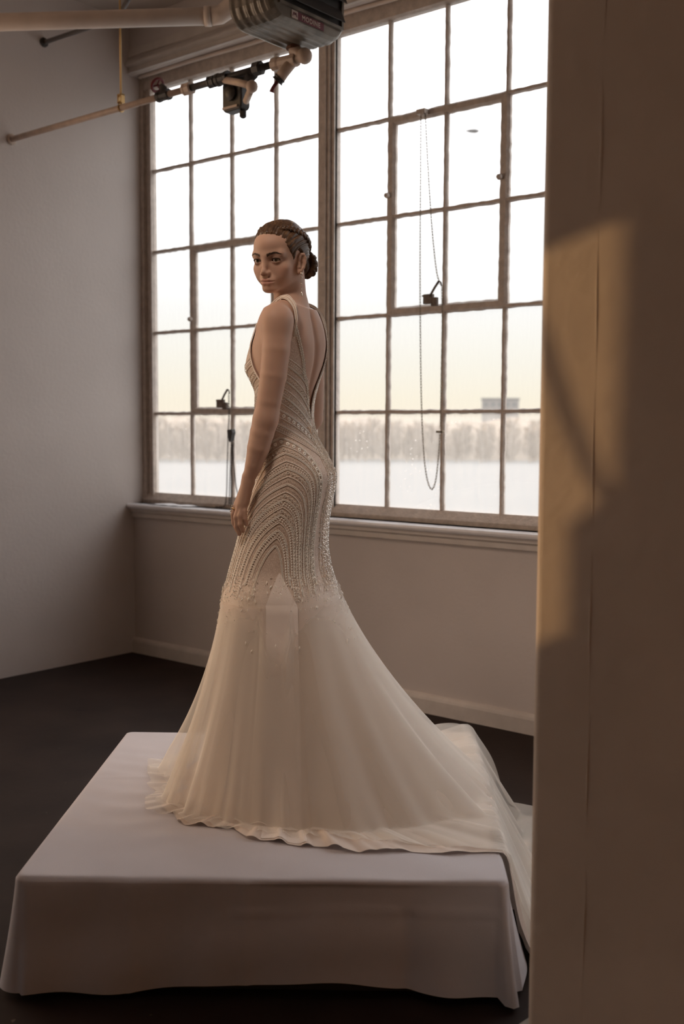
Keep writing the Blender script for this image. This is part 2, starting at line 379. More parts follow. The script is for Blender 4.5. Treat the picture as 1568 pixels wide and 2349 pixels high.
chain(B, smooth_path([(2.122, yc, 2.962), (2.124, yc, 2.6), (2.127, yc, 2.2), (2.135, yc, 1.8), (2.146, yc, 1.5), (2.163, yc, 1.28), (2.185, yc, 1.16), (2.213, yc, 1.115), (2.236, yc, 1.165), (2.25, yc, 1.28), (2.258, yc, 1.40)]))
chain(B, smooth_path([(2.148, yc, 2.962), (2.168, yc, 2.7), (2.196, yc, 2.4), (2.224, yc, 2.2), (2.246, yc, 2.128)]))
chain(B, smooth_path([(2.262, yc - .006, 2.11), (2.264, yc, 1.95), (2.262, yc, 1.7), (2.260, yc, 1.42)]))
B.box((2.236, yc - .004, 1.398), (2.27, yc + .02, 1.408)); thing(B.build('window_chain', M_chain, smooth=True), 'long pull chain looping down from the pulley in the right window', 'chain')
B = MB()
chain(B, smooth_path([(.778, yc, 1.615), (.780, yc, 1.5), (.772, yc, 1.38), (.764, yc, 1.2), (.757, yc, 1.03), (.752, yc - .01, .962), (.73, yc - .03, .953), (.70, yc - .035, .952)]), .004)
chain(B, smooth_path([(.80, yc, 1.33), (.790, yc, 1.2), (.782, yc, 1.05), (.778, yc, .965)]), .004)
chain(B, smooth_path([(.812, yc, 1.33), (.806, yc, 1.25), (.800, yc, 1.14), (.797, yc, 1.02), (.795, yc, .965)]), .004)
B.tube([(.812, yc - .005, 1.32), (.818, yc, 1.2), (.835, yc, 1.08), (.862, yc, .99)], .003, 5)
B.prism([(.777, 1.405), (.815, 1.41), (.822, 1.39), (.808, 1.345), (.795, 1.335), (.785, 1.36)], 1, yc - .015, yc + .012)
thing(B.build('window_chain', M_iron, smooth=False), 'dark tangled pull chains hanging from the left window latch onto the sill', 'chain')

# loose paper on the sill
g = np.zeros((14, 8, 3))
for i in range(14):
    for j in range(8):
        x, y = .17 + .36 * i / 13, -.038 + .085 * j / 7
        g[i, j] = (x + .05 * j / 7, y, ZS + .002 + .006 * abs(math.sin(i * .55)) * (j / 7) + .004 * math.sin(i * .9) ** 2 * (1 - j / 7))
o = grid_mesh('paper_sheet', g, M_paper); mo = o.modifiers.new('solid', 'SOLIDIFY'); mo.thickness = .001; mo.offset = 1
thing(o, 'curled white paper sheet lying on the window sill left of the bride', 'paper')

# ------------------------------------------------------------------ column
CX, CY = 4.157, -2.384
B = MB(); r_ = .02; prof = []
for cx_, cy_, a0 in ((CX + r_, CY + r_, PI), (CX + .62 - r_, CY + r_, 1.5 * PI), (CX + .62 - r_, CY + .62 - r_, 0), (CX + r_, CY + .62 - r_, .5 * PI)):
    for k in range(6): prof.append((cx_ + r_ * math.cos(a0 + k * PI / 10), cy_ + r_ * math.sin(a0 + k * PI / 10)))
B.prism(prof, 2, 0, HC)
o = struct(B.build('wall_column', M_col, smooth=False))
B = MB(); B.tube([(4.288 + .002 * math.sin(z * 3) + .0012 * math.sin(z * 17), CY + .0006, z) for z in np.linspace(0, HC, 60)], [.0016 + .0008 * math.sin(i * 1.3) for i in range(60)], 5); struct(B.build('trim_9', M_col, smooth=True))
# ------------------------------------------------------------------ outdoors
M_snow = mat('pale_frozen_ground', (.215, .218, .216), .8, noise=.04, nscale=.05)
M_twig = mat('bare_twigs', (.34, .27, .20), .9)
M_bank = mat('brushy_bank', (.34, .275, .21), .9, noise=.25, nscale=.5)
M_far = mat('far_concrete', (.30, .275, .25), .8)
M_far2 = mat('far_glass', (.20, .19, .18), .4)
GZ = -3.6
o = MB().box((-1800, -900, GZ - 1), (1400, 2200, GZ)).build('ground', M_snow); struct(o)
c0 = V(-98, 114); du = V(.774, .634); dn = V(-.634, .774)
prof_n = 120; P = np.zeros((prof_n, 5, 3))
for i in range(prof_n):
    s_ = -110 + 290 * i / (prof_n - 1); q = c0 + du * s_ + dn * (16.0 + 3 * math.sin(s_ * .06) + 1.5 * math.sin(s_ * .17))
    for j, (d_, h_) in enumerate(((-3, -.05), (-1.5, 2.6 + .4 * math.sin(s_ * .9)), (2, 4.6 + .5 * math.sin(s_ * .4)), (7, 6.2 + .5 * math.sin(s_ * .23) + .3 * math.sin(s_ * .8)), (14, 0))): P[i, j] = (*(q + dn * d_), GZ + h_)
o = grid_mesh('bank', P, M_bank); thing(o, 'low brown grassy bank rising behind the far row of bare trees', 'bank')
def tree_mesh(k):
    r_ = np.random.default_rng(k); B = MB(); H_ = 6.6
    B.tube([(0, 0, 0), (.1, 0, H_ * .4), (.15, .1, H_ * .75)], [.16, .11, .04], 5)
    for i in range(190):
        h_ = H_ * (.04 + .80 * r_.random()); a = r_.random() * 2 * PI; L = (1.25 + .45 * r_.random()) * (1.1 - .5 * h_ / H_)
        d_ = V(math.cos(a), math.sin(a), .45 + .7 * r_.random()); p = V(.1, 0, h_); s_ = V(-math.sin(a), math.cos(a), 0) * (.05 + .04 * r_.random())
        e_ = p + d_ * L; B.add([p - s_, p + s_, e_], [(0, 1, 2)])
        for _ in range(3):
            f_ = .35 + .5 * r_.random(); q = p + d_ * L * f_; a2 = a + r_.uniform(-1.2, 1.2); d2 = V(math.cos(a2), math.sin(a2), .5 + r_.random()); e2 = q + d2 * L * .45
            B.add([q - V(0, 0, .06), q + V(0, 0, .06) + s_, e2], [(0, 1, 2)])
    me = bpy.data.meshes.new('bare_tree'); me.from_pydata(np.concatenate(B.v).tolist(), [], B.f); return me
TM = [tree_mesh(k) for k in range(4)]
for me_ in TM: me_.materials.append(M_twig)
k = 0
for row in range(3):
    for s_ in np.arange(-62 + row * 1.2, 108, 3.65):
        q = c0 + du * s_ + dn * (1.0 + row * 4.2 + 3 * math.sin(s_ * .06) + 1.5 * math.sin(s_ * .17))
        o = bpy.data.objects.new('bare_tree', TM[k % 4]); COL.objects.link(o); k += 1
        o.location = (*q, GZ); o.rotation_euler = (0, 0, rng.uniform(0, 6)); sc = rng.uniform(.90, 1.04)
        o.scale = (sc, sc, sc * (.92, 1.0, 1.08)[row] * .97)
        thing(o, 'hazy bare tree in the far tree line beyond the pale frozen ground', 'tree', 'bare trees of the far tree line')
d0, d1 = V(-.536, .86), V(-.509, .882); bl = V(CAM.x, CAM.y) + d0 * 400; br = V(CAM.x, CAM.y) + d1 * 398
r = empty('distant_building'); thing(r, 'distant grey flat roofed building standing above the tree line', 'building')
u_ = (br - bl) / np.linalg.norm(br - bl); n_ = V(-u_[1], u_[0]); Lb = float(np.linalg.norm(br - bl))
def fb(B, a0, a1, b0, b1, z0, z1):
    c = [bl + u_ * a + n_ * b_ for a, b_ in ((a0, b0), (a1, b0), (a1, b1), (a0, b1))]
    return B.prism([tuple(x) for x in c], 2, z0, z1)
B = MB(); fb(B, 0, Lb, 0, 9, GZ, 12.2); B.build('walls', M_far, r)
B = MB(); fb(B, -.3, Lb + .3, -.3, 9.3, 12.2, 12.8); B.build('roof_edge', M_far2, r)
for i in range(5):
    B = MB(); fb(B, Lb * (.06 + .19 * i), Lb * (.06 + .19 * i) + 1.6, -.12, .1, 9.6, 11.2); B.build('window', M_far2, r)
# bird far off in the sky
bd = CAM + Vector((-.556, .869, .277)) * 58
B = MB(); ru = V(.774, .634, 0)
B.add([np.array(bd) + ru * a + V(0, 0, z) + V(-.634, .774, 0) * w_ for a, z, w_ in ((-.50, .0, 0), (-.16, .13, .06), (.18, .16, .08), (.46, .0, 0), (.18, -.15, .0), (-.16, -.12, .0), (-.16, 0, -.08), (.18, 0, -.1))],
      [(0, 1, 6), (1, 2, 7, 6), (2, 3, 7), (0, 6, 5), (6, 7, 4, 5), (7, 3, 4), (0, 5, 1), (1, 5, 4, 2), (2, 4, 3)])
B.add([np.array(bd) + ru * a + V(0, 0, z) + V(-.634, .774, 0) * w_ for a, z, w_ in ((-.15, .05, .1), (.2, .07, .1), (-.55, .16, .7), (-.95, .12, .9), (-.15, .05, -.1), (.2, .07, -.1), (.5, -.08, -.7), (.62, -.12, -.9))], [(0, 1, 2), (0, 2, 3), (4, 5, 6), (4, 6, 7)])
thing(B.build('bird', M_iron), 'tiny dark bird flying far outside beyond the right window', 'bird')

# ------------------------------------------------------------------ pipes under the ceiling
def pipe(name, pts, r_, m, parent, k=12, label=None): return MB().tube(pts, r_, k).build(name, m, parent, smooth=True, label=label)
def fitting(name, a, b_, r_, m, parent, k=10, bead=True, label=None):
    a, b_ = V(*a), V(*b_); L = np.linalg.norm(b_ - a); ax = (b_ - a) / L
    pr = [(r_ * .8, 0), (r_ * 1.12, 0), (r_ * 1.12, L * .22), (r_, L * .3), (r_, L * .7), (r_ * 1.12, L * .78), (r_ * 1.12, L), (r_ * .8, L)] if bead else [(r_ * .7, 0), (r_, L * .1), (r_, L * .9), (r_ * .7, L)]
    return MB().lathe(pr, a, ax, k).build(name, m, parent, label=label)
PY = -.837; pr_ = .0155
gp = empty('gas_pipe', ); thing(gp, 'long tan gas pipe with black fittings running from left wall to heater', 'pipe')
pipe('pipe_run', [(0.0, PY, 2.998), (1.42, PY, 2.998)], pr_, M_pipe, gp)
MB().lathe([(.02, 0), (.03, .002), (.03, .008), (.02, .012)], (0, PY, 2.998), (1, 0, 0), 12).build('wall_flange', M_pipe, gp)
fitting('union', (1.405, PY, 2.998), (1.455, PY, 2.998), .026, M_pipe, gp, 8)
pipe('black_pipe', [(1.45, PY, 2.998), (1.98, PY, 2.998)], pr_ * 1.02, M_iron, gp, label='black iron pipe length')
fitting('coupling', (1.575, PY, 2.998), (1.615, PY, 2.998), .025, M_iron, gp, 8)
fitting('coupling', (1.86, PY, 2.998), (1.905, PY, 2.998), .031, M_iron, gp, 8, False)
fitting('tee', (1.625, PY, 2.998), (1.70, PY, 2.998), .026, M_iron, gp)
# branch loop: out towards the room, elbow, back to the regulator
pipe('branch_pipe', [(1.66, PY, 2.995), (1.80, PY - .04, 2.945), (1.905, PY - .07, 2.903)], pr_, M_pipe, gp)
MB().ball((1.915, PY - .073, 2.897), .027, 12, 8).build('elbow', M_pipe, gp, smooth=True)
pipe('return_pipe', [(1.912, PY - .07, 2.895), (1.78, PY + .03, 2.885)], pr_, M_pipe, gp)
B = MB(); B.prism([(1.625, 2.872), (1.638, 2.858), (1.735, 2.862), (1.748, 2.876), (1.745, 2.99), (1.73, 3.012), (1.64, 3.00), (1.625, 2.98)], 1, PY + .03, PY + .09)
reg = B.build('regulator', M_iron, gp, bevel=.008, label='black gas regulator body')
MB().lathe([(.015, 0), (.034, .003), (.034, .012), (.02, .02), (.008, .023)], (1.685, PY + .03, 2.935), (0, -1, 0), 14).build('cover', M_iron, reg)
MB().box((1.632, PY + .024, 2.870), (1.725, PY + .03, 2.880)).build('name_strip', M_labelw, reg)
MB().lathe([(.012, 0), (.016, .004), (.016, .03), (.008, .036)], (1.725, PY + .065, 2.862), (0, 0, -1), 8).build('vent_plug', M_iron, reg)
MB().tube([(1.74, PY + .06, 2.985), (1.84, PY + .01, 2.99)], .028, 10).build('inlet', M_iron, reg, smooth=True)
# wye, drip leg, elbow and riser at the heater end
fitting('wye', (1.975, PY, 2.995), (2.11, PY, 2.99), .026, M_pipe, gp)
pipe('drip_leg', [(2.085, PY, 2.985), (2.05, PY - .015, 2.945), (2.03, PY - .02, 2.922)], .024, M_pipe, gp)
fitting('drip_cap', (2.032, PY - .019, 2.925), (2.019, PY - .025, 2.91), .024, M_iron, gp)
pipe('drip_handle', [(2.022, PY - .025, 2.912), (1.998, PY - .03, 2.882), (1.992, PY - .03, 2.868)], [.008, .009, .011], M_red, gp, 6, label='red drip valve lever')
MB().ball((2.155, PY, 2.995), .034, 12, 8).build('elbow', M_pipe, gp, smooth=True)
pipe('pipe_run', [(2.09, PY, 2.99), (2.155, PY, 2.995)], .02, M_pipe, gp)
pipe('riser', [(2.155, PY, 2.998), (2.115, PY, 3.02), (2.092, PY, 3.03), (2.092, PY, 3.05)], .0235, M_pipe, gp)
fitting('rusty_coupling', (2.092, PY, 3.035), (2.092, PY, 3.075), .029, M_rust, gp, 10, True, 'rust brown threaded coupling')
# shut-off cock with red wheel
pipe('cock_body', [(1.26, PY, 2.998), (1.25, PY + .01, 3.035), (1.235, PY + .01, 3.05)], [.02, .018, .014], M_iron, gp, 8)
fitting('cock_fitting', (1.22, PY, 2.998), (1.30, PY, 2.998), .023, M_iron, gp)
B = MB(); c = V(1.205, PY + .01, 3.06)
B.tube([c + .032 * (V(.55, 0, .83) * math.cos(a) + V(0, 1, 0) * math.sin(a)) for a in np.linspace(0, 2 * PI, 17)[:-1]], .007, 6, closed=True)
for a in (0, 2.1, 4.2): B.tube([c, c + .032 * (V(.55, 0, .83) * math.cos(a) + V(0, 1, 0) * math.sin(a))], .005, 5)
B.tube([c, (1.24, PY + .01, 3.045)], .006, 6); B.build('wheel_handle', M_red, gp, label='small red valve wheel')
# hanger rod with swivel clamp
hr = empty('pipe_hanger'); thing(hr, 'thin vertical hanger rod holding the tan gas pipe near left wall', 'hanger')
pipe('rod', [(.944, PY, HC), (.944, PY, 3.05)], .005, M_brass, hr, 8)
B = MB(); B.box((.928, PY - .011, 3.02), (.934, PY + .011, 3.062)); B.box((.954, PY - .011, 3.02), (.960, PY + .011, 3.062)); B.box((.928, PY - .011, 3.058), (.960, PY + .011, 3.064)); B.build('clamp', M_brass, hr)
B = MB(); B.tube([V(.944, PY, 2.998) + .0185 * V(0, math.cos(a), math.sin(a)) for a in np.linspace(0, 2 * PI, 15)[:-1]], .004, 6, closed=True); B.tube([(.944, PY, 3.016), (.944, PY, 3.03)], .009, 8); B.build('ring', M_brass, hr)
# grey conduit
cd = empty('conduit'); thing(cd, 'grey conduit leaving the left wall and bending up to ceiling', 'conduit')
pipe('tube', smooth_path([(0, -.613, 3.578), (.25, -.613, 3.572), (.50, -.613, 3.566), (.63, -.613, 3.572), (.70, -.613, 3.605), (.76, -.613, 3.66), (.88, -.613, 3.80), (.94, -.613, HC)], 5), .013, M_conduit, cd, 8)
MB().lathe([(.016, 0), (.026, .0), (.026, .01), (.016, .014)], (0, -.613, 3.578), (1, 0, 0), 10).build('connector', M_iron, cd)
# flue of the heater
def atd(px, py, D): d_ = cFn + cRn * (px - 784) / FPX - cUn * (py - 1174.5) / FPX; return cOn + d_ * D
fl_ = empty('flue_pipe'); thing(fl_, 'fat white flue pipe running under the ceiling from heater to left', 'pipe')
A, Bq = atd(0, 51, 4.9), atd(484, 37, 4.9); dA = (A - Bq) / np.linalg.norm(A - Bq); Wl = A + dA * (A[0] / -dA[0])
Wl = Wl + (Bq - Wl) / np.linalg.norm(Bq - Wl) * .09
pipe('straight_pipe', [Wl, A, Bq], .0385, M_white_pipe, fl_, 20)
E1, E2, E3 = atd(505, 34, 4.9), atd(535, 12, 4.88), atd(575, -40, 4.85)
pipe('elbow', [Bq, E1, (E1 + E2) / 2, E2, E2 + (E3 - E2) * .3], .041, M_white_pipe, fl_, 20); pipe('upright', [E2 + (E3 - E2) * .25, E3, E3 + (E3 - E2) * 1.2], .0385, M_white_pipe, fl_, 20)
MB().tube([Bq - dA * .0, Bq + dA * .03], .044, 20).build('collar', M_white_pipe, fl_, smooth=True)

# ------------------------------------------------------------------ unit heater
uh = empty('unit_heater'); thing(uh, 'grey green unit heater hanging from ceiling in front of window', 'heater')
hx0, hx1, hy0, hy1, hz0, hz1 = 2.035, 2.26, -1.165, -.695, 3.052, 3.60
yc_, zc_ = (hy0 + hy1) / 2, (hz0 + hz1) / 2; ha, hb = (hy1 - hy0) / 2, (hz1 - hz0) / 2
def rrect(a, b_, r_, k=6):
    out = []
    for sx_, sy_, a0 in ((1, -1, -PI / 2), (1, 1, 0), (-1, 1, PI / 2), (-1, -1, PI)):
        for i in range(k + 1):
            t_ = a0 + PI / 2 * i / k; out.append((sx_ * (a - r_) + r_ * math.cos(t_), sy_ * (b_ - r_) + r_ * math.sin(t_)))
    return out
rings = []; xs = np.r_[hx0, np.linspace(hx0 + .004, hx1 - .03, 44), hx1 - .018, hx1 - .006, hx1]
for x in xs:
    t_ = (x - hx0) / (hx1 - hx0); rib = 0
    for xr in (.06, .24, .42, .60, .76): rib += .006 * math.exp(-((t_ - xr) / .05) ** 2)
    sh = {0: .012}.get(int(x == hx0) - 1, 0); edge = max(0, (x - (hx1 - .03)) / .03); ins = .014 * edge ** 2 - rib
    rings.append([(x, yc_ + y, zc_ + z) for y, z in rrect(ha - ins, hb - ins, .085 - ins * .5)])
n = len(rings[0]); v = np.array(rings).reshape(-1, 3); m_ = len(rings)
f = [(i * n + j, i * n + (j + 1) % n, (i + 1) * n + (j + 1) % n, (i + 1) * n + j) for i in range(m_ - 1) for j in range(n)] + [tuple(range(n - 1, -1, -1)), tuple(range((m_ - 1) * n, m_ * n))]
MB().add(v, f).build('cabinet', M_heater, uh, smooth=False, bevel=0)
gy0, gy1, gz0, gz1 = hy0 + .06, hy1 - .035, hz0 + .066, hz1 - .06
B = MB()
for a, b_, c, d_ in ((gy0 - .012, gy0, gz0 - .012, gz1), (gy1, gy1 + .012, gz0 - .012, gz1)): B.box((hx1 - .002, a, c), (hx1 + .012, b_, d_))
B.box((hx1 - .002, gy0, gz0 - .012), (hx1 + .012, gy1, gz0)); B.build('outlet_frame', M_heater, uh)
MB().box((hx1 - .001, gy0, gz0), (hx1 + .003, gy1, gz1)).build('outlet', M_dark, uh, label='dark air outlet')
for i in range(5):
    z = gz0 + .012 + i * .082; B = MB(); B.prism([(hx1 + .003, z + .05), (hx1 + .030, z), (hx1 + .031, z + .004), (hx1 + .006, z + .057)], 1, gy0, gy1 + (.012 if i == 1 else 0)); B.build('louvre', M_dark, uh)
lx = hx1 + .001
lb = MB().box((lx, -1.038, hz0 + .020), (lx + .002, -1.001, hz0 + .051)).build('maker_label', M_labelw, uh, label='white sticker with a red zigzag mark')
lr = MB().box((lx, -1.001, hz0 + .020), (lx + .002, -.838, hz0 + .051)).build('maker_label', M_labelr, uh, label='dark red sticker with worn white lettering')
B = MB(); q = [(-1.032, .028), (-1.025, .044), (-1.0195, .033), (-1.014, .044), (-1.007, .028)]
for i in range(4): (ya, za), (yb_, zb_) = q[i], q[i + 1]; B.prism([(ya - .0022, hz0 + za), (ya + .0022, hz0 + za), (yb_ + .0022, hz0 + zb_), (yb_ - .0022, hz0 + zb_)], 0, lx + .002, lx + .003)
B.build('mark', M_labelr, lb)
tx = bpy.data.curves.new('lettering', 'FONT'); tx.body = 'MODINE'; tx.size = .027; tx.extrude = .0006; tx.offset = .0006; tx.space_character = 1.15; tx.align_x = 'CENTER'
tmp = bpy.data.objects.new('lettering', tx); COL.objects.link(tmp); bpy.context.view_layer.update()
to = link('lettering', bpy.data.meshes.new_from_object(tmp), M_labelw, lr); bpy.data.objects.remove(tmp)
to.matrix_world = Matrix(((0, 0, 1, lx + .0025), (1, 0, 0, -.920), (0, 1, 0, hz0 + .0265), (0, 0, 0, 1)))
for y in (hy0 + .1, hy1 - .1): pipe('hanger_rod', [((hx0 + hx1) / 2, y, hz1 - .01), ((hx0 + hx1) / 2, y, HC)], .006, M_conduit, uh, 8)

# ------------------------------------------------------------------ covered platform
SP = .30; Q0, Q1, Q2, Q3 = V(2.992, -2.868), V(3.948, -2.112), V(3.190, -1.108), V(2.205, -1.868)
pf = empty('platform'); thing(pf, 'low square platform under a white tablecloth that the bride stands on', 'platform')
B = MB(); ins = .012; cc = (Q0 + Q1 + Q2 + Q3) / 4
B.prism([tuple(q + (cc - q) / np.linalg.norm(cc - q) * .05) for q in (Q0, Q1, Q2, Q3)], 2, 0, SP - .004); B.build('riser', M_dark, pf)  # dark riser colour stands in for the shadow under the cloth hem
def perim():
    """points round the top edge with rounded corners: (xy, outward normal, side index, 0..1 along side)"""
    out = []; cs = [Q0, Q1, Q2, Q3]; rr = .022
    for i in range(4):
        a, b_ = cs[i], cs[(i + 1) % 4]; d_ = (b_ - a) / np.linalg.norm(b_ - a); L = np.linalg.norm(b_ - a); nn = V(d_[1], -d_[0])
        for t_ in np.linspace(rr, L - rr, 90): out.append((a + d_ * t_, nn, i, t_ / L))
        c_ = cs[(i + 2) % 4]; d2 = (c_ - b_) / np.linalg.norm(c_ - b_); n2 = V(d2[1], -d2[0]); cen = b_ - d_ * rr + d2 * rr
        for k in range(1, 8):
            a_ = k / 8 * PI / 2; nv = nn * math.cos(a_) + n2 * math.sin(a_); out.append((cen + nv * rr, nv, i + .5, k / 8))
    return out
PE = perim(); NPE = len(PE); nh = 26
def g_(x, c, w_): return math.exp(-((x - c) / w_) ** 2)
rows = []
for (p, nn, sd, t_) in PE:
    col = []
    # distance of hem above the floor, outward flare of the hem, per side
    hem, fl_, cr_ = .012, .02, 0
    if sd == 0: hem = .012 + .030 * g_(t_, .60, .24) + .004 * math.sin(t_ * 22); fl_ = .012 + .030 * g_(t_, .885, .07) + .012 * math.sin(t_ * 13) * .5 + .02 * g_(t_, 0, .1) - .012 * g_(t_, .80, .05)
    elif sd == 1: fl_ = .035 + .035 * math.sin(t_ * 9) ** 2; hem = .010
    elif sd == 3: fl_ = .055 - .02 * math.sin(t_ * 8); hem = .02
    elif sd == .5: fl_ = .015 + .05 * g_(t_, .3, .25); hem = .008
    elif sd == 3.5: fl_ = .05 - .03 * t_; hem = .012
    for k in range(nh):
        h_ = k / (nh - 1); z = SP + .004 - (SP - hem) * h_
        rd = .014; edge = rd * (1 - math.exp(-h_ * 26)) - rd
        off = .006 + edge * 0 + fl_ * (h_ ** 1.25)
        if sd == 0:
            off += .006 * h_ * math.sin(t_ * 31 + 2 * h_) * g_(t_, .2, .5)
            off += .004 * g_(h_, .30 + .02 * math.sin(t_ * 5), .02) * (t_ > .45) - .007 * g_(t_, .80, .014) * (h_ > .24) + .003 * g_(t_, .47, .01) + .0025 * g_(t_, .235, .008)
            off += .003 * math.sin(9 * h_ + 4 * t_)
        if sd in (1, 3): off += .010 * h_ * math.sin(t_ * 21)
        col.append((*(p + nn * off), z - .004 * (1 - h_) * (k > 0) * 0))
    rows.append(col)
SK = np.array(rows)                                   # (NPE, nh, 3)
# the top: concentric inset rings from the edge to the centre, with ironed creases and small wrinkles
def topz(p):
    u_ = (p - Q0) @ (Q1 - Q0) / ((Q1 - Q0) @ (Q1 - Q0)); v_ = (p - Q0) @ (Q3 - Q0) / ((Q3 - Q0) @ (Q3 - Q0))
    z = SP + .004
    z += .0022 * math.sin(60 * v_ + 9 * u_ + 3 * math.sin(13 * u_)) * g_(v_, .42, .22) * g_(u_, .16, .2) + .0016 * math.sin(33 * v_ + 21 * u_) * g_(u_, .8, .4) * g_(v_, .1, .2)
    z += .0022 * g_(v_, .595, .006) + .0015 * g_(u_, .5, .006) + .0012 * math.sin(90 * v_ + 4 * math.sin(7 * u_)) * g_(v_, .7, .2) * g_(u_, .1, .3)
    return z
ni = 60; TOP = np.zeros((NPE, ni, 3))
for i, (p, nn, sd, t_) in enumerate(PE):
    for j in range(ni):
        w_ = (j / (ni - 1)); q = cc + (p - cc) * w_; z = topz(q)
        if j == ni - 1: z = SP + .001
        TOP[i, j] = (*q, z)
ALL = np.concatenate([TOP, SK[:, :]], 1)
# round the edge over
ALL[:, ni - 1, 2] = SP + .0025; ALL[:, ni, 2] = SP - .006
o = grid_mesh('tablecloth', ALL, M_cloth, pf, closed_u=True, label='white tablecloth with ironed creases')
# ------------------------------------------------------------------ the bride: frame and shape functions
# local frame: x to the picture's right, y away from the camera, z up from the platform top
WO = V(3.020, -1.934, .30); EX, EY = V(.774, .6331, 0), V(-.6331, .774, 0)
def to_world(P):
    P = np.asarray(P, float); return WO + P[..., :1] * EX + P[..., 1:2] * EY + P[..., 2:3] * V(0, 0, 1)
bride = empty('person'); thing(bride, 'woman with braided updo in open-back beaded wedding gown looking over her shoulder', 'person')
# torso / gown sections: z, centre x, half width (lateral), half depth, heading (deg)
SEC = np.array([
 (.56, .010, .215, .185, 10), (.622, .007, .205, .168, 11), (.69, .005, .180, .149, 12), (.758, .009, .172, .133, 12), (.826, .019, .170, .125, 12), (.893, .033, .169, .117, 12),
 (.96, .049, .164, .109, 13), (.981, .051, .161, .108, 13), (1.041, .040, .147, .094, 13), (1.094, .0235, .131, .083, 14), (1.147, .0165, .119, .078, 16),
 (1.187, .0165, .118, .078, 18), (1.227, .0220, .122, .078, 20), (1.267, .0270, .130, .083, 22), (1.32, .0355, .140, .088, 25), (1.372, .0355, .145, .0915, 26),
 (1.432, .0350, .140, .083, 27), (1.464, .0350, .122, .074, 27), (1.50, .0350, .085, .062, 27)])
def sec(z):
    z = np.asarray(z, float); return [np.interp(z, SEC[:, 0], SEC[:, k]) for k in range(1, 5)]
def smooth_sec():
    zz = np.linspace(.56, 1.50, 189); T = np.stack([np.interp(zz, SEC[:, 0], SEC[:, k]) for k in range(1, 5)], 1)
    ker = np.exp(-np.linspace(-2, 2, 13) ** 2); ker /= ker.sum()
    Tp = np.pad(T, ((6, 6), (0, 0)), 'edge'); T = np.stack([np.convolve(Tp[:, k], ker, 'valid') for k in range(4)], 1)
    return np.column_stack([zz, T])
SEC = smooth_sec()
def wrap(a): return (a + PI) % (2 * PI) - PI
def gs(x, w_): return np.exp(-(x / w_) ** 2)
def torso_r(th, z, cloth=0.0):
    """radius of the torso at angle th (0 = spine, + = her left side, pi = front)"""
    cx, A, Bd, ph = sec(z); th = wrap(np.asarray(th, float))
    r_ = 1 / np.sqrt((np.cos(th) / Bd) ** 2 + (np.sin(th) / A) ** 2)
    at = np.abs(th)
    bust = np.where(z > 1.305, gs(z - 1.305, .075), gs(z - 1.305, .055))
    r_ = r_ + .036 * bust * gs(at - 2.62, .52)
    r_ = r_ + .010 * gs(z - .965, .085) * gs(at - .5, .45)
    r_ = r_ - .010 * gs(th, .16) * np.clip((z - 1.10) / .1, 0, 1) * np.clip((1.50 - z) / .05, 0, 1) * (1 - cloth)
    r_ = r_ + .006 * gs(z - 1.395, .06) * gs(at - .62, .25)
    return r_
def torso_pt(th, z, off=0.0, cloth=0.0):
    th = np.asarray(th, float); z = np.broadcast_to(np.asarray(z, float), th.shape)
    cx, A, Bd, ph = sec(z); ph = np.radians(ph); r_ = torso_r(th, z, cloth) + off
    bx, by = np.cos(ph), -np.sin(ph); lx_, ly_ = -np.sin(ph), -np.cos(ph)
    return np.stack([cx + r_ * (np.cos(th) * bx + np.sin(th) * lx_), r_ * (np.cos(th) * by + np.sin(th) * ly_), z], -1)

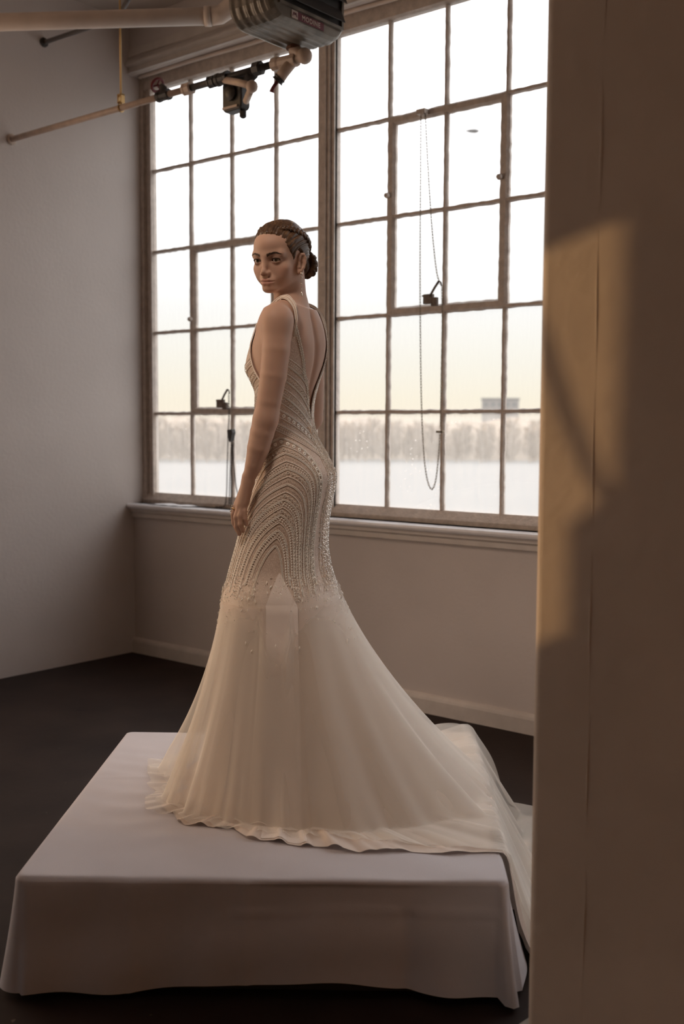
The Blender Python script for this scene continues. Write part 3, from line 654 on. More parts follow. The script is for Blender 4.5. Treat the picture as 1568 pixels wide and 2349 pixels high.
# ---- distance-field modelling of the body (one continuous surface)
class Field:
    def __init__(s, xs, ys, zs):
        s.x, s.y, s.z = xs, ys, zs; s.F = np.full((len(xs), len(ys), len(zs)), .05, np.float32)
    def sub(s, lo, hi):
        out = []
        for a, l, h in ((s.x, lo[0], hi[0]), (s.y, lo[1], hi[1]), (s.z, lo[2], hi[2])): out.append(slice(int(np.searchsorted(a, l)), int(np.searchsorted(a, h))))
        return out
    def put(s, fn, lo, hi, k=.01, mode='add'):
        m_ = .012 + k; sl = s.sub([l - m_ for l in lo], [h + m_ for h in hi])
        X, Y, Z = np.meshgrid(s.x[sl[0]], s.y[sl[1]], s.z[sl[2]], indexing='ij', sparse=True)
        d = fn(X, Y, Z).astype(np.float32); f = s.F[tuple(sl)]
        if mode == 'add':
            h = np.maximum(k - np.abs(f - d), 0) / k; s.F[tuple(sl)] = np.minimum(f, d) - h * h * k * .25
        else:
            d = -d; h = np.maximum(k - np.abs(f - d), 0) / k; s.F[tuple(sl)] = np.maximum(f, d) + h * h * k * .25
    def cone(s, a, b_, ra, rb, k=.01, mode='add', T=None):
        a, b_ = V(*a), V(*b_)
        if T is not None: a, b_ = T(a), T(b_)
        ba = b_ - a; L2 = ba @ ba + 1e-12
        def fn(X, Y, Z):
            t_ = np.clip(((X - a[0]) * ba[0] + (Y - a[1]) * ba[1] + (Z - a[2]) * ba[2]) / L2, 0, 1)
            return np.sqrt((X - a[0] - t_ * ba[0]) ** 2 + (Y - a[1] - t_ * ba[1]) ** 2 + (Z - a[2] - t_ * ba[2]) ** 2) - (ra + (rb - ra) * t_)
        r_ = max(ra, rb); s.put(fn, np.minimum(a, b_) - r_, np.maximum(a, b_) + r_, k, mode)
    def chain(s, pts, rs, k=.01, T=None, kj=.003):
        """a limb: round cones joined end to end, then blended into the body"""
        P = [T(V(*p)) if T is not None else V(*p) for p in pts]
        def fn(X, Y, Z):
            D = None
            for a, b_, ra, rb in zip(P[:-1], P[1:], rs[:-1], rs[1:]):
                ba = b_ - a; L2 = ba @ ba + 1e-12
                t_ = np.clip(((X - a[0]) * ba[0] + (Y - a[1]) * ba[1] + (Z - a[2]) * ba[2]) / L2, 0, 1)
                d = np.sqrt((X - a[0] - t_ * ba[0]) ** 2 + (Y - a[1] - t_ * ba[1]) ** 2 + (Z - a[2] - t_ * ba[2]) ** 2) - (ra + (rb - ra) * t_)
                if D is None: D = d
                else: h = np.maximum(kj - np.abs(D - d), 0) / kj; D = np.minimum(D, d) - h * h * kj * .25
            return D
        r_ = max(rs); s.put(fn, np.min(P, 0) - r_, np.max(P, 0) + r_, k)
    def ell(s, c, r_, k=.01, mode='add', T=None, M=None):
        c = V(*c); r_ = V(*r_); Mi = np.eye(3) if M is None else M
        if T is not None: c = T(c); Mi = Mi @ T.R.T
        def fn(X, Y, Z):
            dx, dy, dz = X - c[0], Y - c[1], Z - c[2]
            q = [(Mi[i, 0] * dx + Mi[i, 1] * dy + Mi[i, 2] * dz) for i in range(3)]
            k0 = np.sqrt(sum((q[i] / r_[i]) ** 2 for i in range(3))); k1 = np.sqrt(sum((q[i] / r_[i] ** 2) ** 2 for i in range(3)))
            return k0 * (k0 - 1) / np.maximum(k1, 1e-6)
        R_ = float(max(r_)); s.put(fn, c - R_, c + R_, k, mode)
    def mesh(s):
        """surface nets"""
        F = s.F; I = F < 0; nx, ny, nz = F.shape
        c = np.zeros((nx - 1, ny - 1, nz - 1), np.uint8)
        for dx in (0, 1):
            for dy in (0, 1):
                for dz in (0, 1): c += I[dx:nx - 1 + dx, dy:ny - 1 + dy, dz:nz - 1 + dz]
        act = (c > 0) & (c < 8); idx = np.argwhere(act); ids = np.full(act.shape, -1, np.int32); ids[act] = np.arange(len(idx))
        acc = np.zeros((len(idx), 3)); cnt = np.zeros(len(idx)); G = [s.x, s.y, s.z]
        cor = [(0, 0, 0), (1, 0, 0), (0, 1, 0), (1, 1, 0), (0, 0, 1), (1, 0, 1), (0, 1, 1), (1, 1, 1)]
        for a in range(8):
            for b_ in range(a + 1, 8):
                if sum(abs(cor[a][i] - cor[b_][i]) for i in range(3)) != 1: continue
                ia, ib = idx + cor[a], idx + cor[b_]; fa, fb_ = F[tuple(ia.T)], F[tuple(ib.T)]; m_ = (fa < 0) != (fb_ < 0)
                t_ = np.where(m_, fa / np.where(m_, fa - fb_, 1), 0)
                for ax in range(3):
                    pa, pb_ = G[ax][ia[:, ax]], G[ax][ib[:, ax]]; acc[:, ax] += np.where(m_, pa + t_ * (pb_ - pa), 0)
                cnt += m_
        v = acc / cnt[:, None]; quads = []
        for ax in range(3):
            sl0 = [slice(1, -1)] * 3; sl0[ax] = slice(0, -1); sl1 = list(sl0); sl1[ax] = slice(1, None)
            A_, B_ = I[tuple(sl0)], I[tuple(sl1)]; e_ = np.argwhere(A_ != B_)
            if not len(e_): continue
            o_ = np.array([1, 1, 1]); o_[ax] = 0; p = e_ + o_; sg = A_[tuple(e_.T)]
            u_, w_ = [i for i in range(3) if i != ax]
            def cell(du_, dw_):
                q = p.copy(); q[:, u_] -= du_; q[:, w_] -= dw_; return ids[tuple(q.T)]
            q = np.stack([cell(1, 1), cell(0, 1), cell(0, 0), cell(1, 0)], 1)
            fl_ = sg if ax != 1 else ~sg
            q[~fl_] = q[~fl_][:, ::-1]; quads.append(q)
        q = np.concatenate(quads); return v, q[(q >= 0).all(1)]

# head frame
HC_ = V(.0095, -.008, 1.628); hy, hp, hr_ = math.radians(32), math.radians(10), math.radians(-2)
hf = V(-math.sin(hy), -math.cos(hy), 0); hl = V(-hf[1], hf[0], 0)
Yv = hf * math.cos(hp) + V(0, 0, -math.sin(hp)); Xv = hl; Zv = np.cross(Yv, Xv)
Xv = Xv * math.cos(hr_) + Zv * math.sin(hr_); Zv = np.cross(Yv, Xv)
class HT:
    R = np.stack([Xv, Yv, Zv], 1)
    def __call__(s, p): return HC_ + s.R @ np.asarray(p, float)
T = HT()
def headpts(P): return HC_ + np.asarray(P, float) @ T.R.T

zs = np.r_[np.arange(.0, .78, .009), np.arange(.78, 1.50, .003), np.arange(1.50, 1.765, .0017)]
Fd = Field(np.arange(-.21, .24, .002), np.arange(-.27, .28, .002), zs)
# torso
def torso_fn(X, Y, Z):
    z = np.broadcast_to(Z, np.broadcast_shapes(X.shape, Y.shape, Z.shape)); zc = np.clip(z, .60, 1.50)
    cx, A, Bd, ph = sec(zc); ph = np.radians(ph); dx, dy = X - cx, Y
    t_ = dx * np.cos(ph) - dy * np.sin(ph); s_ = -dx * np.sin(ph) - dy * np.cos(ph)
    rho = np.sqrt(t_ * t_ + s_ * s_) + 1e-6; d = (rho - torso_r(np.arctan2(s_, t_), zc)) * .9
    d = d + np.clip((1.10 - zc) / .06, 0, 1) * (.008 + (1.10 - zc) * .09)
    return np.maximum(d, np.maximum((z - 1.478) * .8, (.80 - z)))
Fd.put(torso_fn, (-.16, -.21, .80), (.2, .21, 1.49), .004)
# neck, trapezius, shoulders
nb, nt_ = V(.036, 0, 1.455), V(.0300, .006, 1.60)
Fd.cone(nb, nt_, .052, .0445, .014)
SL, SRr = V(.002, -.144, 1.428), V(.094, .146, 1.428)
for sh in (SL, SRr):
    Fd.cone(nb + V(0, 0, .03), sh + (nb - sh) * .12 + V(0, 0, .012), .036, .034, .03)
    Fd.ell(sh + V(0, 0, -.004), (.041, .041, .048), .025)
# sternomastoid of the turned neck, collarbone
Fd.cone(T((.050, -.018, -.035)), V(-.012, -.045, 1.475), .009, .009, .012)

# left arm
Fd.chain([SL, (.000, -.153, 1.345), (-.008, -.155, 1.27), (-.021, -.155, 1.195), (-.030, -.154, 1.145)], [.0425, .0405, .0390, .0355, .0345], .02)
Fd.chain([(-.030, -.154, 1.145), (-.041, -.153, 1.105), (-.052, -.151, 1.06), (-.066, -.147, 1.01), (-.080, -.143, .972)], [.0335, .0350, .0325, .0250, .0188], .018)
Fd.ell((-.090, -.146, .975), (.010, .010, .013), .008)                     # wrist bone
# left hand: the back of the hand faces the camera, thumb on the thigh side
kn = [V(-.116, -.128, .895), V(-.108, -.139, .890), V(-.099, -.143, .893), V(-.090, -.141, .900)]
wr = V(-.081, -.141, .968)
for k_ in kn: Fd.cone(wr + (k_ - wr) * .15, k_, .0135, .0105, .012)
fing = [[kn[0], (-.128, -.123, .864), (-.127, -.116, .838), (-.119, -.112, .815)], [kn[1], (-.118, -.141, .856), (-.117, -.137, .829), (-.110, -.132, .806)],
        [kn[2], (-.106, -.148, .861), (-.105, -.146, .836), (-.099, -.141, .815)], [kn[3], (-.094, -.147, .873), (-.092, -.147, .852), (-.088, -.143, .834)]]
for f_, r0_ in zip(fing, (.0088, .0090, .0085, .0075)): Fd.chain(f_, [r0_ * 1.08, r0_, r0_ * .92, r0_ * .78], .0035)
Fd.chain([(-.083, -.132, .950), (-.090, -.113, .922), (-.101, -.106, .894), (-.112, -.102, .870)], [.013, .012, .0095, .0078], .006)
# right arm, far side, forearm brought forward
Fd.chain([SRr, (.094, .165, 1.34), (.096, .174, 1.26), (.098, .180, 1.185), (.094, .183, 1.15)], [.042, .039, .037, .034, .033], .02)
Fd.chain([(.094, .183, 1.15), (.060, .186, 1.10), (.010, .182, 1.04), (-.03, .172, .985)], [.033, .033, .028, .019], .016)
k2 = [V(-.075, .162, .925), V(-.066, .172, .918), V(-.056, .178, .918), V(-.046, .180, .922)]; w2_ = V(-.032, .172, .982)
for k_ in k2: Fd.cone(w2_ + (k_ - w2_) * .15, k_, .0135, .0105, .012)
for k_, r0_, L_ in zip(k2, (.0088, .009, .0085, .0075), (.075, .083, .076, .06)): Fd.chain([k_, k_ + V(-.16, -.02, -.42) * L_, k_ + V(-.16, -.1, -.75) * L_, k_ + V(-.02, -.16, -1.0) * L_], [r0_ * 1.08, r0_, r0_ * .92, r0_ * .78], .0035)
Fd.chain([(-.04, .162, .962), (-.062, .148, .935), (-.076, .142, .908), (-.086, .138, .886)], [.013, .012, .0095, .0078], .006)
# legs and feet under the skirt (standing on raised heels)
for sy_, kx in ((-1, .0), (1, .03)):
    hipx = .045 + .02 * sy_ * 0
    Fd.chain([(hipx, sy_ * .070, .84), (kx + .01, sy_ * .060, .50), (kx + .035, sy_ * .06, .40), (kx + .03, sy_ * .06, .15)], [.070, .050, .048, .032], .02)
    Fd.chain([(kx + .045, sy_ * .06, .10), (kx - .03, sy_ * .065, .055), (kx - .105, sy_ * .07, .022)], [.03, .03, .020], .02)
# ---- head
Fd.ell((0, -.002, .031), (.0705, .086, .0755), .01, T=T)
Fd.ell((0, .028, .006), (.0630, .0625, .076), .02, T=T); Fd.ell((0, .045, .044), (.053, .051, .036), .02, T=T)
Fd.ell((0, .032, -.050), (.0465, .051, .042), .025, T=T)
Fd.cone((.0505, .008, -.040), (.015, .072, -.082), 0.0135, .0105, .013, T=T); Fd.cone((-.0505, .008, -.040), (-.015, .072, -.082), 0.0135, .0105, .013, T=T)
Fd.ell((0, .076, -.081), (.017, .0145, .0135), .016, T=T)
for sx_ in (-1, 1):
    Fd.ell((sx_ * .043, .058, -.026), (.019, .017, .016), .022, T=T); Fd.ell((sx_ * .035, .052, -.048), (.018, .020, .018), .02, T=T)
    Fd.cone((sx_ * .010, .083, .014), (sx_ * .046, .071, .015), .0105, .010, .014, T=T)
for sx_ in (-1, 1): Fd.ell((sx_ * .0305, .0985, -.002), (.0165, .0175, .0115), .012, 'cut', T=T)
Fd.cone((0, .086, .008), (0, .0970, -.026), .0060, .0062, .012, T=T); Fd.ell((0, .1000, -.034), (.0078, .0080, .0072), .009, T=T)
for sx_ in (-1, 1):
    Fd.ell((sx_ * .0100, .0925, -.0380), (.0060, .0088, .0060), .006, T=T)
    Fd.ell((sx_ * .0062, .0955, -.0440), (.0033, .0046, .0028), .003, 'cut', T=T)
    # eyelids around the eyeball
    Fd.ell((sx_ * .0325, .0735, -.001), (.0162, .0150, .0140), .006, T=T)
    Fd.ell((sx_ * .0335, .0840, -.0012), (.0145, .0160, .0052), .002, 'cut', T=T)
Fd.ell((0, .082, -.060), (.026, .012, .016), .012, T=T)
MZ = -.0625
Fd.chain([(-.0230, .0840, MZ + .001), (-.009, .0915, MZ + .0048), (0, .0925, MZ + .0040), (.009, .0915, MZ + .0048), (.0230, .0840, MZ + .001)], [.0028, .0042, .0040, .0042, .0028], .004, T=T)
Fd.chain([(-.020, .0840, MZ - .002), (-.008, .0902, MZ - .0050), (.008, .0902, MZ - .0050), (.020, .0840, MZ - .002)], [.0030, .0048, .0048, .0030], .004, T=T)
for a_, b__ in (((-.027, .0850, MZ + .0005), (-.008, .0970, MZ)), ((-.008, .0970, MZ), (.008, .0970, MZ)), ((.008, .0970, MZ), (.027, .0850, MZ + .0005))): Fd.cone(a_, b__, .0016, .0015, .003, 'cut', T=T)
# ears
for sx_ in (-1, 1):
    ca, sa = math.cos(sx_ * .38), math.sin(sx_ * .38); Me = np.array([[ca, sa, 0], [-sa, ca, 0], [0, 0, 1]])
    tl = .18; Mt = np.array([[1, 0, 0], [0, math.cos(tl), math.sin(tl)], [0, -math.sin(tl), math.cos(tl)]])
    def E_(y, z, x=0): # helix path in the plane of the ear
        q = Me.T @ (Mt.T @ V(x, y * .68, z * .90)); return V(sx_ * .0700, .008, -.016) + q
    Fd.ell(V(sx_ * .0690, .008, -.014), (.0050, .0110, .0235), .006, T=T, M=Mt @ Me)
    hel = [E_(.010, .004, sx_ * .002), E_(.013, .018, sx_ * .004), E_(.006, .029, sx_ * .005), E_(-.007, .030, sx_ * .006), E_(-.016, .020, sx_ * .007), E_(-.0175, .004, sx_ * .007), E_(-.012, -.012, sx_ * .006), E_(-.004, -.024, sx_ * .003)]
    Fd.chain(hel, [.0035, .004, .004, .0042, .0042, .004, .0042, .006], .004, T=T)
    Fd.ell(E_(-.001, -.027, sx_ * .001), (.0055, .0075, .0085), .006, T=T)
    Fd.ell(E_(-.002, .002, sx_ * .0075), (.0060, .0060, .0115), .004, 'cut', T=T)
    Fd.chain([E_(.007, -.012, sx_ * .003), E_(.009, -.002, sx_ * .003)], [.005, .004], .004, T=T)
    Fd.chain([E_(-.010, -.008, sx_ * .004), E_(-.009, .008, sx_ * .004), E_(-.003, .018, sx_ * .004)], [.003, .0032, .003], .004, T=T)
bv, bq = Fd.mesh(); del Fd.F
# smoothing of the sampled surface
def smooth_mesh(v, q, it=3, lam=.5):
    e_ = np.concatenate([q[:, [0, 1]], q[:, [1, 2]], q[:, [2, 3]], q[:, [3, 0]]]); n_ = len(v)
    deg = np.bincount(e_[:, 0], minlength=n_) + np.bincount(e_[:, 1], minlength=n_)
    for i_ in range(it):
        l_ = lam if i_ % 2 == 0 else -lam * .98
        s_ = np.stack([np.bincount(e_[:, 0], v[e_[:, 1], k], n_) + np.bincount(e_[:, 1], v[e_[:, 0], k], n_) for k in range(3)], 1) / np.maximum(deg, 1)[:, None]
        v = v + l_ * (s_ - v)
    return v
bv = smooth_mesh(bv, bq, 4, .5)

# skin: colour attribute holds lips / lids / flush (pigment, not light)
M_skin = bpy.data.materials.new('skin'); M_skin.use_nodes = True; t = M_skin.node_tree; b = t.nodes['Principled BSDF']
at_ = N(t, 'ShaderNodeAttribute'); at_.attribute_name = 'pigment'; nn_ = N(t, 'ShaderNodeTexNoise', Scale=90.0, Detail=4.0); cc_ = N(t, 'ShaderNodeTexCoord'); t.links.new(cc_.outputs['Object'], nn_.inputs['Vector'])
bu = N(t, 'ShaderNodeBump', Strength=.06, Distance=.002); t.links.new(nn_.outputs['Fac'], bu.inputs['Height']); t.links.new(bu.outputs[0], b.inputs['Normal'])
t.links.new(at_.outputs['Color'], b.inputs['Base Color']); b.inputs['Roughness'].default_value = .55; b.inputs['Specular IOR Level'].default_value = .3
b.inputs['Subsurface Weight'].default_value = .12; b.inputs['Subsurface Radius'].default_value = (.012, .004, .002); b.inputs['Subsurface Scale'].default_value = 1.0
me = np_mesh('body', to_world(bv), bq.astype(np.int32)); body = link('body', me, M_skin, bride, True)
hv = (bv - HC_) @ T.R                                     # head-local coordinates of every vertex
skin = np.tile(V(.54, .355, .275), (len(bv), 1))
def tint(w_, c_): skin[:] = skin * (1 - w_[:, None]) + w_[:, None] * V(*c_)
isf = hv[:, 1] > .03
lip = np.clip(1 - np.sqrt((hv[:, 0] / .0255) ** 2 + ((hv[:, 2] + .0625) / (.0115 * np.sqrt(np.clip(1 - (hv[:, 0] / .029) ** 2, .05, 1)))) ** 2), 0, 1) * 3
tint(np.clip(lip, 0, 1) * (hv[:, 1] > .07) * .85, (.47, .24, .20))
for sx_ in (-1, 1):
    d_ = np.sqrt(((hv[:, 0] - sx_ * .033) / .021) ** 2 + ((hv[:, 2] - .001) / .0125) ** 2); tint(np.clip(1.25 - d_, 0, 1) * (hv[:, 1] > .055) * .85, (.20, .105, .075))
    d_ = np.sqrt(((hv[:, 0] - sx_ * .046) / .024) ** 2 + ((hv[:, 2] + .032) / .018) ** 2); tint(np.clip(1.2 - d_, 0, 1) * (hv[:, 1] > .03) * .35, (.60, .32, .25))
ca_ = me.color_attributes.new('pigment', 'FLOAT_COLOR', 'POINT'); ca_.data.foreach_set('color', np.column_stack([skin, np.ones(len(skin))]).astype(np.float32).ravel())

# eyes, brows, lashes
M_eye = mat('eye_white', (.55, .50, .46), .25); M_iris = mat('iris', (.10, .075, .045), .15); M_pup = mat('pupil', (.006, .005, .005), .1)
M_hair = bpy.data.materials.new('brown_hair'); M_hair.use_nodes = True; t = M_hair.node_tree; b = t.nodes['Principled BSDF']
c = N(t, 'ShaderNodeTexCoord'); n_ = N(t, 'ShaderNodeTexNoise', Scale=55.0, Detail=5.0); t.links.new(c.outputs['Object'], n_.inputs['Vector'])
t.links.new(ramp(t, n_.outputs['Fac'], [(.3, (.050, .026, .014)), (.55, (.105, .058, .032)), (.75, (.19, .115, .062))]), b.inputs['Base Color']); b.inputs['Roughness'].default_value = .42; b.inputs['Specular IOR Level'].default_value = .4
M_brow = mat('brow_hair', (.055, .030, .019), .6)
gaze = V(.24, .95, .06); gaze /= np.linalg.norm(gaze)
for sx_ in (-1, 1):
    ce = V(sx_ * .0330, .0735, -.0008); q = Vector(gaze).to_track_quat('Z', 'Y').to_matrix()
    def cap(a0, a1, rr, name, m_, par):
        v_ = []; n1_, k1 = 7, 20
        for i in range(n1_):
            a = a0 + (a1 - a0) * i / (n1_ - 1)
            for j in range(k1): v_.append(ce + np.array(q @ Vector((rr * math.sin(a) * math.cos(2 * PI * j / k1), rr * math.sin(a) * math.sin(2 * PI * j / k1), rr * math.cos(a)))))
        f_ = [(i * k1 + j, i * k1 + (j + 1) % k1, (i + 1) * k1 + (j + 1) % k1, (i + 1) * k1 + j) for i in range(n1_ - 1) for j in range(k1)]
        B = MB().add(to_world(headpts(v_)), f_); return B.build(name, m_, par, smooth=True)
    e_ = cap(0.001, PI - .05, .0122, 'eye', M_eye, body); cap(.002, .50, .01235, 'iris', M_iris, e_) if False else None
    ir = cap(.20, .50, .01232, 'iris', M_iris, bride); ir.parent = body; pu = cap(.001, .22, .0124, 'pupil', M_pup, bride); pu.parent = body
    ir.parent = body
    # eyebrow: many short hairs lying on the brow ridge
    B = MB(); r2 = np.random.default_rng(3)
    zline = lambda u_: .0120 + .0075 * math.sin(min(1, u_ * 1.25) * PI * .62) - .004 * max(0, u_ - .7) / .3
    from mathutils.bvhtree import BVHTree
    for i in range(230):
        u_ = r2.random(); w_ = (1 - u_ ** 2.2) * .0030 + .0008; xx = sx_ * (.0115 + .041 * u_); zz = zline(u_) + r2.uniform(-w_, w_)
        d_ = V(sx_ * (.5 + .5 * u_), 0, .55 * (1 - u_) - .35 * (zz > zline(u_)) * u_); d_ /= np.linalg.norm(d_)
        B.add([(xx, 0, zz - .0005), (xx, 0, zz + .0005), (xx + d_[0] * .006, 0, zz + d_[2] * .006)], [(0, 1, 2)])
    Pb = np.concatenate(B.v); B.v = [Pb]
    hm = (hv[:, 1] > .03) & (hv[:, 2] > 0) & (hv[:, 2] < .06); hvv = hv[hm]
    from mathutils.kdtree import KDTree
    kd = KDTree(len(hvv))
    for i, p in enumerate(hvv): kd.insert((p[0], 0, p[2]), i)
    kd.balance()
    for i in range(len(Pb)):
        co, ix, d_ = kd.find((Pb[i][0], 0, Pb[i][2])); Pb[i][1] = hvv[ix][1] + (.0011 if i % 3 == 2 else .0004)
    B.v = [to_world(headpts(Pb))]; B.build('eyebrow', M_brow, body)
    # upper lash line
    pts = []
    for a in np.linspace(-1, 1, 15):
        p = V(sx_ * .0332 + a * .0150, .0850 - .0035 * a * a - (.002 if a * sx_ > 0 else 0) * a * a, -.0012 + .0054 * math.sqrt(max(0, 1 - a * a)) + .0006)
        pts.append(to_world(headpts([p]))[0])
    MB().tube(pts, [.0006 + .0013 * math.sqrt(max(0, 1 - a * a)) for a in np.linspace(-1, 1, 15)], 6).build('lash_line', M_brow, body, smooth=True)
# ------------------------------------------------------------------ hair
def hair_dir(a, e): return np.stack([np.sin(a) * np.cos(e), np.cos(a) * np.cos(e), np.sin(e)], -1)
def hairline(az):
    """lowest elevation-height (head-local z) that carries hair, by azimuth from the face (0) round to the nape (pi)"""
    a = np.abs(az); return np.interp(a, [0, .32, .55, .72, .86, .98, 1.08, 1.18, 1.32, 1.5, 1.62, 2.2, PI], [.062, .060, .050, .036, .020, .000, -.022, .012, .018, .010, -.026, -.042, -.055])
na, ne = 220, 150
A_, E_2 = np.meshgrid(np.linspace(-PI, PI, na, endpoint=False), np.linspace(-1.15, PI / 2 - .004, ne), indexing='ij')
D_ = hair_dir(A_, E_2); cH = V(0, -.002, .031); rH = V(.0712, .087, .0765)
rad = 1 / np.sqrt(((D_ / rH) ** 2).sum(-1)); Pz = cH[2] + rad * D_[..., 2]
f2 = 1 / np.sqrt((((D_ + 0) / V(.0640, .0935, .0790)) ** 2).sum(-1)); rad = np.where(D_[..., 1] > 0, np.maximum(rad, f2 * np.clip(D_[..., 1], 0, 1) + rad * (1 - np.clip(D_[..., 1], 0, 1))), rad)
dist = Pz - hairline(A_)
off = -.010 + .0175 * np.clip((dist + .006) / .020, 0, 1) ** .8
bunc = V(.008, -.100, -.018); P0 = cH + D_ * rad[..., None]; rel = P0 - bunc; ang = np.arctan2(rel[..., 0], rel[..., 2] + .4 * rel[..., 1])
off = off + np.clip(off / .006, 0, 1) * (.0010 * np.sin(ang * 62 + 3 * np.sin(Pz * 70)) + .0006 * np.sin(ang * 131 + 2 * np.sin(P0[..., 1] * 50)) + .0012 * np.sin(ang * 17))
HP = headpts((cH + D_ * (rad + off)[..., None]).reshape(-1, 3)).reshape(na, ne, 3)
hair = grid_mesh('hair', to_world(HP), M_hair, bride, closed_u=True, label='brown hair drawn back smoothly from the forehead')
def surf_head(p, lift):
    """push a head-local point to the hair surface plus lift"""
    d_ = V(*p) - cH; d_ /= np.linalg.norm(d_); return cH + d_ * (1 / math.sqrt(((d_ / rH) ** 2).sum()) + lift)
def braid(name, path, width, rs, turns, taper=(.6, 1, .8), label=None, hug=True):
    """three crossing strands along a path"""
    P = smooth_path(path, 14); P = resample(P, .0022); n_ = len(P); d = np.r_[0, np.cumsum(np.linalg.norm(np.diff(P, axis=0), axis=1))]; L = d[-1]
    tg = np.gradient(P, axis=0); tg /= np.linalg.norm(tg, axis=1)[:, None]
    out = P - cH if hug is True else P - np.asarray(hug); out -= tg * (out * tg).sum(1)[:, None]; out /= np.linalg.norm(out, axis=1)[:, None] + 1e-9; sd = np.cross(tg, out)
    sc_ = np.interp(d / L, [0, .5, 1], taper)
    for k in range(3):
        ph = 2 * PI * turns * d / L + k * 2 * PI / 3
        Q = P + sd * (width * sc_ * np.sin(ph))[:, None] + out * (width * .55 * sc_ * np.sin(2 * ph))[:, None]
        rr = rs * sc_ * (1 + .12 * np.sin(d * 900 + k))
        B = MB(); kk = 12; nrm = None; v_ = []
        tq = np.gradient(Q, axis=0); tq /= np.linalg.norm(tq, axis=1)[:, None]
        for i in range(n_):
            o_ = out[i] - tq[i] * (out[i] @ tq[i]); o_ /= np.linalg.norm(o_); s_ = np.cross(tq[i], o_)
            for j in range(kk):
                a = 2 * PI * j / kk; g = 1 + .13 * math.sin(3 * a + d[i] * 260 + k * 2)
                v_.append(Q[i] + rr[i] * g * (math.cos(a) * o_ * .85 + math.sin(a) * s_ * 1.15))
        f_ = [(i * kk + j, i * kk + (j + 1) % kk, (i + 1) * kk + (j + 1) % kk, (i + 1) * kk + j) for i in range(n_ - 1) for j in range(kk)] + [tuple(range(kk - 1, -1, -1)), tuple(range((n_ - 1) * kk, n_ * kk))]
        B.add(to_world(headpts(v_)), f_).build(name, M_hair, hair, smooth=True)
for sx_ in (1, -1):
    pth = [surf_head(p, .006) for p in ((sx_ * .010, .066, .088), (sx_ * .036, .050, .090), (sx_ * .056, .024, .086), (sx_ * .066, -.008, .072), (sx_ * .064, -.044, .050), (sx_ * .046, -.080, .020))]
    braid('braid', pth, .0066, .0064, 4.6, (.5, .95, 1.05))
# low coiled bun at the nape made of the same plaits
coil = []
for a in np.linspace(-.6, 2 * PI * 1.15, 16): coil.append((.012 + .024 * math.cos(a + 1.9), -.098 - .010 * math.sin(a * .5) - .004, -.019 + .027 * math.sin(a + 1.9)))
braid('bun_plait', coil, .0085, .0098, 5.5, (1, 1.1, .8), hug=V(.010, -.04, -.024))
coil = [(-.03, -.083, .018), (.0, -.096, .020), (.016, -.105, -.003), (.016, -.108, -.026), (.004, -.104, -.046), (-.002, -.088, -.058)]
braid('bun_plait', coil, .0085, .0100, 3.5, (.9, 1.15, .55), hug=V(.0, -.03, -.02))
MB().ball((0, 0, 0), 1, 14, 10)
B = MB(); B.ball((.008, -.086, -.022), (.031, .024, .033), 16, 10); B.v = [to_world(headpts(B.v[0]))]; B.build('bun', M_hair, hair, smooth=True)
# loose hairs, their golden colour standing in for a backlit rim glow
B = MB(); r2 = np.random.default_rng(11)
for i in range(70):
    a, e_ = r2.uniform(-PI, PI), r2.uniform(.0, 1.4); d_ = hair_dir(np.array(a), np.array(e_)); p = surf_head(cH + d_, .006)
    if i % 3 == 0: p = V(.01, -.11, -.025) + V(r2.normal() * .02, -abs(r2.normal()) * .012, r2.normal() * .03); d_ = V(r2.normal() * .4, -1, r2.normal() * .5)
    if p[2] < hairline(a) + .01 and i % 3: continue
    tg_ = V(r2.normal(), r2.normal() - .6, r2.normal()); tg_ /= np.linalg.norm(tg_); L = r2.uniform(.010, .030)
    pts = [p + tg_ * L * u_ + d_ * (.006 * math.sin(u_ * PI * .8) + .010 * u_) for u_ in np.linspace(0, 1, 5)]
    B.tube(to_world(headpts(pts)), .00022, 3, caps=False)
M_wisp = bpy.data.materials.new('backlit_hair'); M_wisp.use_nodes = True; t = M_wisp.node_tree; t.nodes.clear(); q = N(t, 'ShaderNodeBsdfTranslucent'); q.inputs[0].default_value = (.95, .72, .46, 1); q2 = N(t, 'ShaderNodeOutputMaterial'); t.links.new(q.outputs[0], q2.inputs[0])
o = B.build('loose_hairs', M_wisp, hair); o['kind'] = 'stuff'

# drop earring in her left ear
M_crystal = mat('crystal', (.80, .72, .62), .12, metal=.7); M_silver = mat('silver', (.62, .55, .48), .25, metal=.9)
er = empty('earring'); thing(er, 'silver drop earring with small crystals hanging from the left ear', 'earring')
ep = headpts([(.0750, .0140, -.0450)])[0]
MB().ball(to_world([ep])[0], .0042, 10, 6).build('stud', M_crystal, er, smooth=True)
B = MB(); B.tube(to_world([ep + V(0, 0, -.004 - .054 * u_) + V(.001, -.002, 0) for u_ in np.linspace(0, 1, 8)]), .0006, 5); B.build('chain', M_silver, er)
for u_, r_ in ((.011, .0024), (.031, .0021), (.046, .0018)): MB().ball(to_world([ep + V(.001, -.002, -u_)])[0], (r_, r_, r_ * 1.3), 8, 5).build('crystal', M_crystal, er, smooth=True)
MB().lathe([(.0003, 0), (.0016, -.004), (.0030, -.010), (.0026, -.0135), (.0004, -.016)], to_world([ep + V(.001, -.002, -.053)])[0], (0, 0, 1), 10).build('pear_drop', M_crystal, er, smooth=True)
